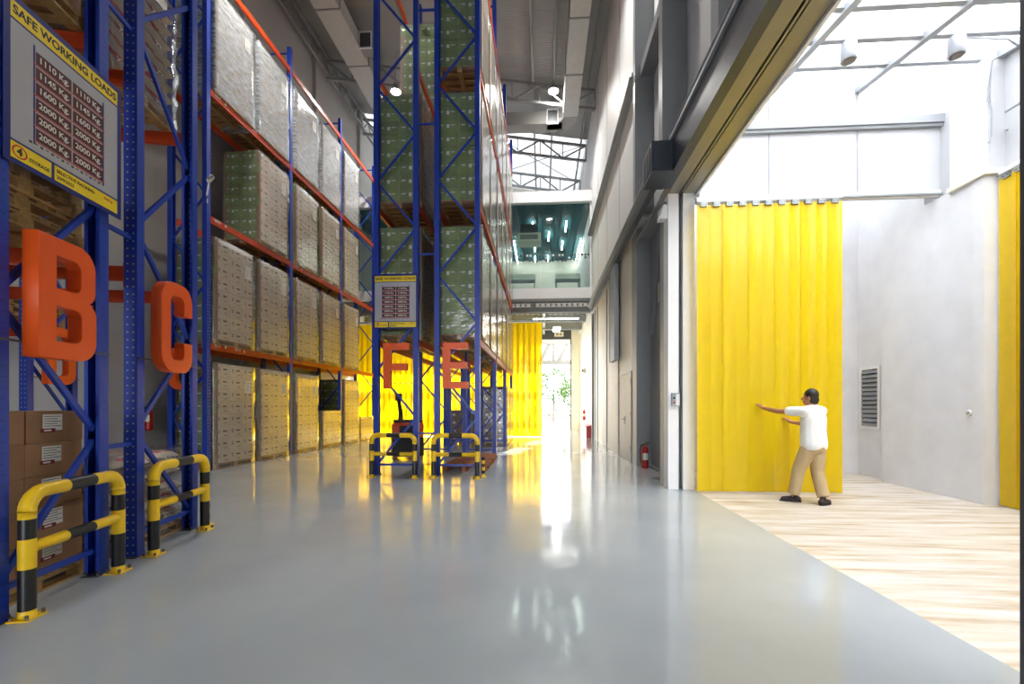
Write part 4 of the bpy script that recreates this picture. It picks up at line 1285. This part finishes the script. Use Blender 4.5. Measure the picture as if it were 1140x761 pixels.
MB().box(-0.42, 0.42, -0.458, -0.45, 0.08, 0.30, 'panel_grey').build('air_grille', t)
MB().box(-0.4, 0.4, -0.3, 0.4, 0.40, 0.85, 'dark_steel').build('plenum', t)
for sx in (-0.45, 0.45): MB().cyl((sx, 0, 0.4), (sx, 0, 1.40), 0.012, 8, 'steel').build('hanger_rod', t)
for i, x in enumerate((-0.95, 1.2)):
    t = thing('office_desk', ['pale office desk behind the glass, nearer the racks', 'pale office desk behind the glass, near the white wall'][i], 'desk', (x, 21.6, 6.74), 0, 'office desks')
    MB().box(-0.6, 0.6, -0.35, 0.35, 0.72, 0.75, 'white_paint').build('desk_top', t)
    MB().box(-0.6, 0.6, 0.32, 0.35, 0.75, 1.15, 'cream_wall').build('screen_panel', t)
    for sx in (-0.55, 0.55): MB().box(sx - 0.03, sx + 0.03, -0.32, 0.32, 0, 0.72, 'grey_steel').build('leg', t)

# beneath the office
mb = MB()
for y in (20.7, 23.0, 25.3): mb.box(-9.3, 2.2, y, y + 0.16, 5.75, 6.2, 'grey_steel').box(-9.3, 2.2, y - 0.08, y + 0.24, 5.75, 5.79, 'grey_steel')
for x in (-6, -3.0, 0.0): mb.box(x, x + 0.14, 20.9, 27.7, 5.85, 6.2, 'grey_steel')
struct(mb, 'beam_under_office', 'grey steel beams under the office floor', cat='beam')
mb = MB()
for i in range(40): mb.box(-9.2 + i * 0.28, -9.1 + i * 0.28, 21.8, 27.7, 6.12, 6.2, 'duct')
struct(mb, 'ceiling_under_office', 'ribbed pale ceiling beneath the office', cat='ceiling')
mb = MB()
for (x0, x1, z) in ((-0.3, 1.9, 5.98), (-2.4, -0.5, 5.98), (-5.5, -2.6, 5.98)):
    mb.box(x0, x1, 20.42, 20.46, z - 0.02, z + 0.0, 'white_alu').box(x0, x1, 20.42, 20.46, z + 0.13, z + 0.15, 'white_alu')
    k = x0
    while k < x1:
        mb.box(k, k + 0.16, 20.42, 20.46, z, z + 0.13, 'white_alu'); k += 0.24
for k in (-5.0, -3.2, -2.0, -0.8, 0.2, 1.6): mb.box(k, k + 0.02, 20.42, 20.46, 6.1, 6.2, 'white_alu')
tag(mb.build('perforated_tray'), 'white perforated cable tray under the office floor edge', 'cable tray')
t = thing('ceiling_tube', 'lit tube lamp hung under the office near the curtain end', 'lamp', (0.75, 24.2, 5.55), 0, 'lamps beneath the office')
MB().box(-0.18, 0.18, -0.6, 0.6, 0, 0.03, 'tube').build('diffuser', t); MB().box(-0.2, 0.2, -0.62, 0.62, 0.03, 0.09, 'white_alu').cyl((0, -0.4, 0.09), (0, -0.4, 0.57), 0.008, 6, 'steel').cyl((0, 0.4, 0.09), (0, 0.4, 0.57), 0.008, 6, 'steel').build('housing', t)
t = thing('ceiling_tube', 'lit tube lamp fixed across the beam under the office', 'lamp', (0.85, 22.1, 5.72), 0, 'lamps beneath the office')
MB().box(-1.3, 0.9, -0.03, 0.03, 0, 0.03, 'tube').build('diffuser', t); MB().box(-1.32, 0.92, -0.04, 0.04, 0.03, 0.07, 'white_alu').cyl((-0.8, 0, 0.07), (-0.8, 0, 0.42), 0.008, 6, 'steel').cyl((0.6, 0, 0.07), (0.6, 0, 0.42), 0.008, 6, 'steel').build('housing', t)

# far wall with its doorway
mb = MB().box(1.76, 2.3, 27.7, 27.9, 0, 6.2, 'cream_wall').box(-9.3, 1.76, 27.7, 27.9, 5.6, 6.2, 'dark_steel')
mb.box(1.70, 1.76, 27.66, 27.92, 0, 5.6, 'dark_steel').box(-9.3, 1.70, 27.66, 27.92, 5.55, 5.62, 'dark_steel')
struct(mb, 'wall_far', 'far wall with a dark lintel over the doorway', cat='wall')
t = thing('exit_sign', 'small pale sign plate over the far doorway', 'sign', (1.0, 27.64, 5.85))
MB().box(-0.28, 0.28, -0.04, 0.02, -0.14, 0.14, 'cream_wall').build('plate', t)
MB().box(-0.18, -0.03, -0.046, -0.04, -0.06, 0.06, 'panel_grey').box(0.03, 0.18, -0.046, -0.04, -0.06, 0.06, 'panel_grey').build('pictogram', t)

# outside the doorway: canopy truss, trees
t = thing('canopy_truss', 'white painted canopy truss outside the far doorway', 'truss', (0, 31.5, 0))
MB().box(-12, 6, -0.15, 0.15, 5.75, 6.05, 'canopy_steel').build('top_chord', t)
MB().box(-12, 6, -0.15, 0.15, 4.35, 4.65, 'canopy_steel').build('bottom_chord', t)
for i in range(13):
    x = -11.4 + i * 1.25
    MB().bar((x, 0, 4.6), (x + 0.62, 0, 5.8), 0.2, 0.28, 'canopy_steel').build('web_bar', t)
    if i % 2: MB().bar((x + 0.9, 0, 4.6), (x + 0.9, 0, 5.8), 0.2, 0.2, 'canopy_steel').build('web_bar', t)
for x in (-11.8, 5.8): MB().box(x - 0.12, x + 0.12, -0.12, 0.12, -0.02, 4.35, 'canopy_steel').build('post', t)
def tree(label, x, y, h, r, seed):
    rnd = random.Random(seed)
    t = thing('garden_tree', label, 'tree', (x, y, -0.02), 0, 'trees outside the far doorway')
    MB().sweep([(0, 0, 0), (0.05, 0.02, h * 0.35), (-0.05, 0.05, h * 0.8)], [0.13, 0.09, 0.03], 8, 'bark').build('trunk', t)
    mb = MB()
    for i in range(900):
        a = rnd.uniform(0, 2 * PI); b = math.acos(rnd.uniform(-1, 1)); q = r * rnd.uniform(0.45, 1) ** 0.5
        c = Vector((q * math.sin(b) * math.cos(a), q * math.sin(b) * math.sin(a), h * 0.66 + q * 0.9 * math.cos(b)))
        n = Vector((rnd.uniform(-1, 1), rnd.uniform(-1, 1), rnd.uniform(-1, 1))).normalized()
        u = n.orthogonal().normalized(); w = n.cross(u)
        s = rnd.uniform(0.08, 0.2)
        mb.face([c - u * s, c + w * s * 0.5, c + u * s, c - w * s * 0.5], 'leaf')
    mb.build('foliage', t)
tree('light green leafy tree in the middle of the far doorway view', 1.0, 42.0, 5.0, 1.9, 4)
tree('shorter green tree outside, beside the doorway wall', 3.2, 46.0, 4.2, 1.8, 5)
tree('green tree seen outside through the edge of the yellow curtain', -1.6, 45.0, 5.4, 2.1, 6)
tree('green tree outside, hidden mostly behind the yellow curtain', -6.0, 44.0, 5.2, 2.1, 7)
mb = MB(); rr = random.Random(9)
for i in range(1500):
    c = Vector((rr.uniform(-12, 8), rr.uniform(49, 50.2), rr.uniform(0, 1.3)))
    n = Vector((rr.uniform(-1, 1), rr.uniform(-1, 1), rr.uniform(-1, 1))).normalized(); u = n.orthogonal().normalized(); w = n.cross(u); s = rr.uniform(0.08, 0.2)
    mb.face([c - u * s, c + w * s * 0.5, c + u * s, c - w * s * 0.5], 'leaf')
tag(mb.build('hedge_foliage'), 'low green hedge across the road outside', 'hedge', kind='stuff')

# ------------------------------------------------------------ roof steel, ducts, lamps
def truss(label, y, x0=-9.2, x1=2.15):
    t = thing('roof_truss', label, 'roof truss', (0, y, 0), 0, 'roof trusses')
    A = lambda x, d: (x, 0, roof_z(x) - d)
    MB().bar(A(x0, 0.25), A(x1, 0.25), 0.12, 0.1, 'roof_steel').build('top_chord', t)
    MB().bar(A(x0, 1.0), A(x1, 1.0), 0.12, 0.1, 'roof_steel').build('bottom_chord', t)
    n = 10; dx = (x1 - x0) / n
    for i in range(n):
        a = x0 + i * dx
        p, q = (A(a, 1.0), A(a + dx, 0.25)) if i % 2 else (A(a, 0.25), A(a + dx, 1.0))
        MB().bar(p, q, 0.06, 0.06, 'roof_steel').build('web_bar', t)
        MB().bar(A(a + dx, 0.25), A(a + dx, 1.0), 0.05, 0.05, 'roof_steel').build('web_post', t)
for y, lb in ((11.5, 'grey roof truss nearest the load signs'), (18.6, 'grey roof truss crossing above the hanging high bay lamps'), (22.5, 'grey roof truss under the edge of the bright roof sheets'), (26.0, 'grey roof truss farthest away, against the bright roof sheets')):
    truss(lb, y)
t = thing('wall_girder', 'grey lattice girder running along the top of the pale wall', 'girder', (0, 0, 0))
MB().box(-9.12, -9.0, 4, 28.3, 15.45, 15.55, 'roof_steel').build('bottom_chord', t)
MB().box(-9.12, -9.0, 4, 28.3, 16.15, 16.25, 'roof_steel').build('top_chord', t)
for i in range(20):
    y = 4.2 + i * 1.2
    MB().bar((-9.06, y, 15.5), (-9.06, y + 0.6, 16.2), 0.05, 0.05, 'roof_steel').bar((-9.06, y + 0.6, 16.2), (-9.06, y + 1.2, 15.5), 0.05, 0.05, 'roof_steel').build('web_bars', t)
for i, x in enumerate((-5.2, -2.4, -0.4, 0.45, 1.9)):
    mb = MB().box(x - 0.04, x + 0.04, -5, 28.3, roof_z(x) - 0.22, roof_z(x) - 0.02, 'roof_steel')
    struct(mb, 'beam_purlin', ['grey purlin nearest the wall-side rack', 'grey purlin above the F rack', 'grey purlin above the aisle', 'grey purlin beside the square duct', 'grey purlin beside the white upper wall'][i], cat='beam')
mb = MB()
for (a, b) in (((-2.3, 22.6), (1.8, 26)), ((1.8, 22.6), (-2.3, 26)), ((-6.5, 22.6), (-2.4, 26)), ((-2.4, 22.6), (-6.5, 26))):
    mb.bar((a[0], a[1], roof_z(a[0]) - 0.3), (b[0], b[1], roof_z(b[0]) - 0.3), 0.03, 0.03, 'roof_steel')
struct(mb, 'trim_roof_bracing', 'thin grey cross bracing under the bright roof sheets', cat='bracing')

def duct(label, x0, x1, z, h, y0, y1, turn_x, yt, gx):
    """square duct along y that turns across the hall at its far end"""
    t = thing('air_duct', label, 'air duct', (0, 0, 0), 0, 'air ducts')
    n = 7; L = (y1 - y0) / n
    for i in range(n):
        s = MB().box(x0, x1, y0 + i * L + 0.01, y0 + (i + 1) * L - 0.01, z, z + h, 'duct').build('duct_section', t)
        MB().box(x0 - 0.03, x1 + 0.03, y0 + i * L - 0.025, y0 + i * L + 0.025, z - 0.03, z + h + 0.03, 'roof_steel').cyl((x0 - 0.02, y0 + i * L, z + h), (x0 - 0.02, y0 + i * L, roof_z(x0)), 0.008, 6, 'roof_steel').cyl((x1 + 0.02, y0 + i * L, z + h), (x1 + 0.02, y0 + i * L, roof_z(x1)), 0.008, 6, 'roof_steel').build('flange_hanger', s)
    w = x1 - x0
    if turn_x is not None:
        mb = MB(); nn = 8; R = w + 0.35
        cx, cy = x0 - 0.35, y1
        pts = []
        for k in range(nn):
            a0 = PI / 2 * k / nn; a1 = PI / 2 * (k + 1) / nn
            f = lambda r, a, zz: (cx + r * math.cos(a), cy + r * math.sin(a), zz)
            for zz in (z, z + h):
                q = [f(0.35, a0, zz), f(R, a0, zz), f(R, a1, zz), f(0.35, a1, zz)]
                mb.face(q if zz > z else q[::-1], 'duct_grey', False)
            for r in (0.35, R):
                q = [f(r, a0, z), f(r, a1, z), f(r, a1, z + h), f(r, a0, z + h)]
                mb.face(q if r < 1 and r == 0.35 else q[::-1], 'duct_grey', True)
        mb.build('elbow', t)
        MB().box(turn_x, cx, cy + 0.35, cy + R, z, z + h, 'duct_grey').build('branch_section', t)
        MB().box(turn_x + 1.0, turn_x + 1.05, cy + 0.3, cy + R + 0.05, z - 0.04, z + h + 0.04, 'roof_steel').build('flange_hanger', t)
    g = MB()
    yy = yt
    g.box(gx - 0.32, gx - 0.28, yy, yy + 0.05, z - 0.05, z + 0.6, 'white_paint').box(gx + 0.14, gx + 0.18, yy, yy + 0.05, z - 0.05, z + 0.6, 'white_paint').box(gx - 0.28, gx + 0.14, yy, yy + 0.05, z - 0.05, z, 'white_paint').box(gx - 0.28, gx + 0.14, yy, yy + 0.05, z + 0.55, z + 0.6, 'white_paint')
    gr = g.build('outlet_frame', t)
    MB().box(gx - 0.28, gx + 0.14, yy + 0.03, yy + 0.045, z, z + 0.55, 'dark_steel').build('outlet_mesh', gr)
    MB().box(gx - 0.3, x0 if gx < x0 else gx + 0.2, yy + 0.05, yy + 0.5, z, z + 0.55, 'duct_grey').build('outlet_neck', t)
    return t
duct('square white air duct along the roof near the white upper wall', 0.85, 1.47, 13.6, 0.55, 2, 19.0, -3.0, 19.3, 0.5)
duct('square white air duct along the roof above the wall-side rack', -7.75, -6.9, 15.0, 0.55, 2, 20.0, None, 16.5, -6.6)

def hibay(label, x, y, z):
    t = thing('highbay_lamp', label, 'lamp', (x, y, z), 0, 'high bay lamps')
    MB().lathe([(0.06, 0.32), (0.1, 0.3), (0.12, 0.14), (0.2, 0.06), (0.21, 0.0), (0.19, 0.0)], n=24, m='grey_steel').build('housing', t)
    MB().lathe([(0.001, -0.01), (0.19, -0.01), (0.19, 0.0), (0.001, 0.0)], n=24, m='hibay').build('lens', t)
    MB().cyl((0, 0, 0.3), (0, 0, roof_z(x) - z - 0.02), 0.012, 8, 'steel').build('suspension_rod', t)
    ld = bpy.data.lights.new('highbay_light', 'SPOT'); ld.energy = HIBAY_W; ld.color = (1, 0.97, 0.92)
    ld.spot_size = 2.4; ld.spot_blend = 0.8; ld.shadow_soft_size = 0.25
    lo = bpy.data.objects.new('highbay_light', ld); COL.objects.link(lo); lo.parent = t; lo.location = (0, 0, -0.05)
hibay('lit high bay lamp glaring behind the F rack frame', -5.95, 17.9, 14.24)
hibay('lit high bay lamp hanging over the aisle beside the square duct', 0.44, 18.3, 14.24)
for i, (x, y) in enumerate(((-5.95, 10.5), (0.44, 10.5))):
    hibay('lit high bay lamp ' + ['over the start of the wall-side rack', 'over the aisle before the E rack', 'over the B rack', 'over the near end of the aisle', 'over the far ends of the B rows'][i], x, y, 14.0)

# ------------------------------------------------------------ the person
def blob(name, parent, build, mname, vox, smooth=6):
    mb = MB(); build(mb)
    mb.mats = [mname]; mb.m = [0] * len(mb.f); mb.smooth = [True] * len(mb.f)
    o = mb.build(name, parent)
    r = o.modifiers.new('remesh', 'REMESH'); r.mode = 'VOXEL'; r.voxel_size = vox; r.use_smooth_shade = True
    s = o.modifiers.new('smooth', 'SMOOTH'); s.iterations = smooth; s.factor = 0.5
    return o
def cap(mb, pts, rs, n=14):
    """tapered limb with round ends"""
    mb.sweep(pts, rs, n)
    for p, r in zip(pts, rs): mb.ball(p, r * 0.995, 8)

PER = thing('person', 'person in white shirt and khaki trousers pulling the yellow curtain', 'person', (4.06, 7.17, 0), 0)
Fd = Vector((-0.45, 0.89, 0)).normalized(); Rt = Vector((Fd.y, -Fd.x, 0))     # facing the curtain, turned a little to the left
def pp(r, f, z): 
    q = Rt * r + Fd * f + Vector((0.045 + 0.03 * min(z, 1.4), -0.02, 0))
    return Vector((q.x, q.y, z))
LF = Vector((3.88 - 4.06, 7.28 - 7.17, 0)); RFt = Vector((4.22 - 4.06, 7.06 - 7.17, 0))
hipL = pp(-0.09, 0, 0.90); hipR = pp(0.09, 0, 0.90)
ankL = LF + Vector((0.02, 0.0, 0.09)); ankR = RFt + Vector((0, 0, 0.09))
kneL = (hipL + ankL) / 2 + Fd * 0.05; kneR = (hipR + ankR) / 2 + Fd * 0.05
shL = pp(-0.19, 0.03, 1.41); shR = pp(0.18, 0.02, 1.41)
haL = Vector((3.70 - 4.06, 7.86 - 7.17, 1.46)); elL = (shL + haL) / 2 + Vector((-0.10, -0.06, -0.03))
haR = Vector((4.16 - 4.06, 7.86 - 7.17, 1.22)); elR = (shR + haR) / 2 + Vector((0.10, 0.0, -0.13))
HC = pp(-0.02, 0.06, 1.615)
def hand(mb, w, d, up):
    d = d.normalized(); side = d.cross(up).normalized(); up = side.cross(d).normalized()
    cap(mb, [w, w + d * 0.045, w + d * 0.085], [0.026, 0.030, 0.028], 12)
    cap(mb, [w + d * 0.03 + side * 0.022, w + d * 0.085 + side * 0.026], [0.018, 0.015], 10)
    cap(mb, [w + d * 0.03 - side * 0.022, w + d * 0.085 - side * 0.026], [0.018, 0.015], 10)
    for k, ln in enumerate((0.068, 0.078, 0.073, 0.058)):
        b = w + d * 0.085 + side * (-0.033 + 0.022 * k)
        m1 = b + d * ln * 0.42 - up * 0.006; m2 = m1 + d * ln * 0.3 - up * 0.02; m3 = m2 + d * ln * 0.1 - up * 0.026
        cap(mb, [b, m1, m2, m3], [0.0098, 0.0092, 0.0085, 0.0076], 8)
    b = w + d * 0.03 - side * 0.03
    cap(mb, [b, b + d * 0.03 - side * 0.022 - up * 0.008, b + d * 0.062 - side * 0.022 - up * 0.02], [0.013, 0.011, 0.0095], 8)
def body(mb):
    cap(mb, [pp(0, 0, 0.92), pp(0, 0.02, 1.1), pp(0, 0.02, 1.3), pp(0, 0.02, 1.40)], [0.12, 0.10, 0.10, 0.07])
    cap(mb, [shL, pp(0, 0.03, 1.395), shR], [0.05, 0.055, 0.05])
    cap(mb, [pp(0, 0.02, 1.42), pp(-0.01, 0.04, 1.55)], [0.062, 0.055])
    # head: skull, jaw, nose, ears
    mb.ball(HC + Vector((0, 0, 0.03)), 0.1, 12, sc=(0.86, 0.95, 1.02))
    fh = (Fd * 0.9 - Rt * 0.35).normalized(); sh = Vector((fh.y, -fh.x, 0))
    mb.ball(HC + fh * 0.03 - Vector((0, 0, 0.055)), 0.068, 10)
    cap(mb, [HC + fh * 0.095 + Vector((0, 0, 0.015)), HC + fh * 0.112 - Vector((0, 0, 0.02))], [0.008, 0.014], 8)
    mb.ball(HC + fh * 0.082 - Vector((0, 0, 0.055)), 0.022, 8, sc=(1.1, 1.1, 0.5))
    for s in (-1, 1):
        mb.ball(HC + sh * s * 0.088 - Vector((0, 0, 0.005)), 0.026, 8, sc=(0.5, 0.8, 1.2))
    for (s_, e_, h_) in ((shL, elL, haL), (shR, elR, haR)):
        cap(mb, [s_, (s_ + e_) / 2, e_, (e_ * 0.6 + h_ * 0.4), h_], [0.055, 0.046, 0.038, 0.038, 0.026])
        hand(mb, h_, (Vector((0, 0.75, 0.45)) if h_ is haL else Vector((-0.2, 0.7, 0.5))), Vector((0.5, -0.6, 0.6)))
    for (h_, k_, a_) in ((hipL, kneL, ankL), (hipR, kneR, ankR)):
        cap(mb, [h_, (h_ + k_) / 2, k_, (k_ * 0.65 + a_ * 0.35), a_], [0.095, 0.078, 0.056, 0.055, 0.036])
        cap(mb, [a_, a_ + Vector((0, 0, -0.05))], [0.036, 0.034])
blob('body', PER, body, 'skin', 0.006, 5)
fh = (Fd * 0.9 - Rt * 0.35).normalized(); sh = Vector((fh.y, -fh.x, 0))
for s in (-1, 1):
    MB().ball(HC + fh * 0.080 + sh * s * 0.032 + Vector((0, 0, 0.022)), 0.0115, 8, 'white_print').ball(HC + fh * 0.088 + sh * s * 0.032 + Vector((0, 0, 0.022)), 0.006, 6, 'ink').build('eye', PER)
def hairb(mb):
    mb.ball(HC + Vector((0, 0, 0.045)) - fh * 0.018, 0.106, 12, sc=(0.92, 0.98, 0.98))
    mb.ball(HC - fh * 0.045 - Vector((0, 0, 0.03)), 0.075, 10, sc=(1, 1, 1.1))
blob('hair', PER, hairb, 'hair', 0.008, 4)
def shirt(mb):
    cap(mb, [pp(-0.07, 0, 0.90), pp(-0.06, 0.02, 1.1), pp(-0.07, 0.02, 1.3), pp(-0.08, 0.02, 1.38)], [0.145, 0.14, 0.135, 0.10])
    cap(mb, [pp(0.07, 0, 0.90), pp(0.06, 0.02, 1.1), pp(0.07, 0.02, 1.3), pp(0.08, 0.02, 1.38)], [0.145, 0.14, 0.135, 0.10])
    cap(mb, [shL, pp(0, 0.02, 1.43), shR], [0.08, 0.092, 0.08])
    cap(mb, [shL, shL * 0.45 + elL * 0.55], [0.078, 0.074]); cap(mb, [shR, shR * 0.45 + elR * 0.55], [0.078, 0.074])
blob('shirt', PER, shirt, 'shirt', 0.012, 5)
def trousers(mb):
    cap(mb, [pp(-0.06, 0, 0.97), pp(-0.06, 0, 0.86)], [0.13, 0.135]); cap(mb, [pp(0.06, 0, 0.97), pp(0.06, 0, 0.86)], [0.13, 0.135])
    for (h_, k_, a_) in ((hipL, kneL, ankL), (hipR, kneR, ankR)):
        mb.sweep([h_, (h_ + k_) / 2, k_, k_ * 0.3 + a_ * 0.7, a_ + Vector((0, 0, 0.03))], [0.115, 0.108, 0.092, 0.086, 0.085], 14)
blob('trousers', PER, trousers, 'khaki', 0.010, 5)
def shoe(name, a, d):
    d = d.normalized()
    c = Vector((a.x, a.y, 0))
    def sb(mb):
        cap(mb, [c - d * 0.06 + Vector((0, 0, 0.05)), c + d * 0.04 + Vector((0, 0, 0.05)), c + d * 0.14 + Vector((0, 0, 0.04))], [0.045, 0.044, 0.034])
        cap(mb, [c - d * 0.03 + Vector((0, 0, 0.06)), c - d * 0.02 + Vector((0, 0, 0.10))], [0.045, 0.042])
    o = blob('shoe', PER, sb, 'shoe', 0.006, 4)
    n = Vector((-d.y, d.x, 0))
    pl = []
    for k in range(16):
        an = 2 * PI * k / 16
        q = c + d * (0.04 + 0.15 * math.cos(an)) + n * 0.048 * math.sin(an)
        pl.append((q.x, q.y))
    MB().prism(pl, 0.001, 0.022, 'sole').build('sole', o)
shoe('shoe', ankL, Vector((-0.9, 0.35, 0))); shoe('shoe', ankR, Vector((0.8, 0.5, 0)))
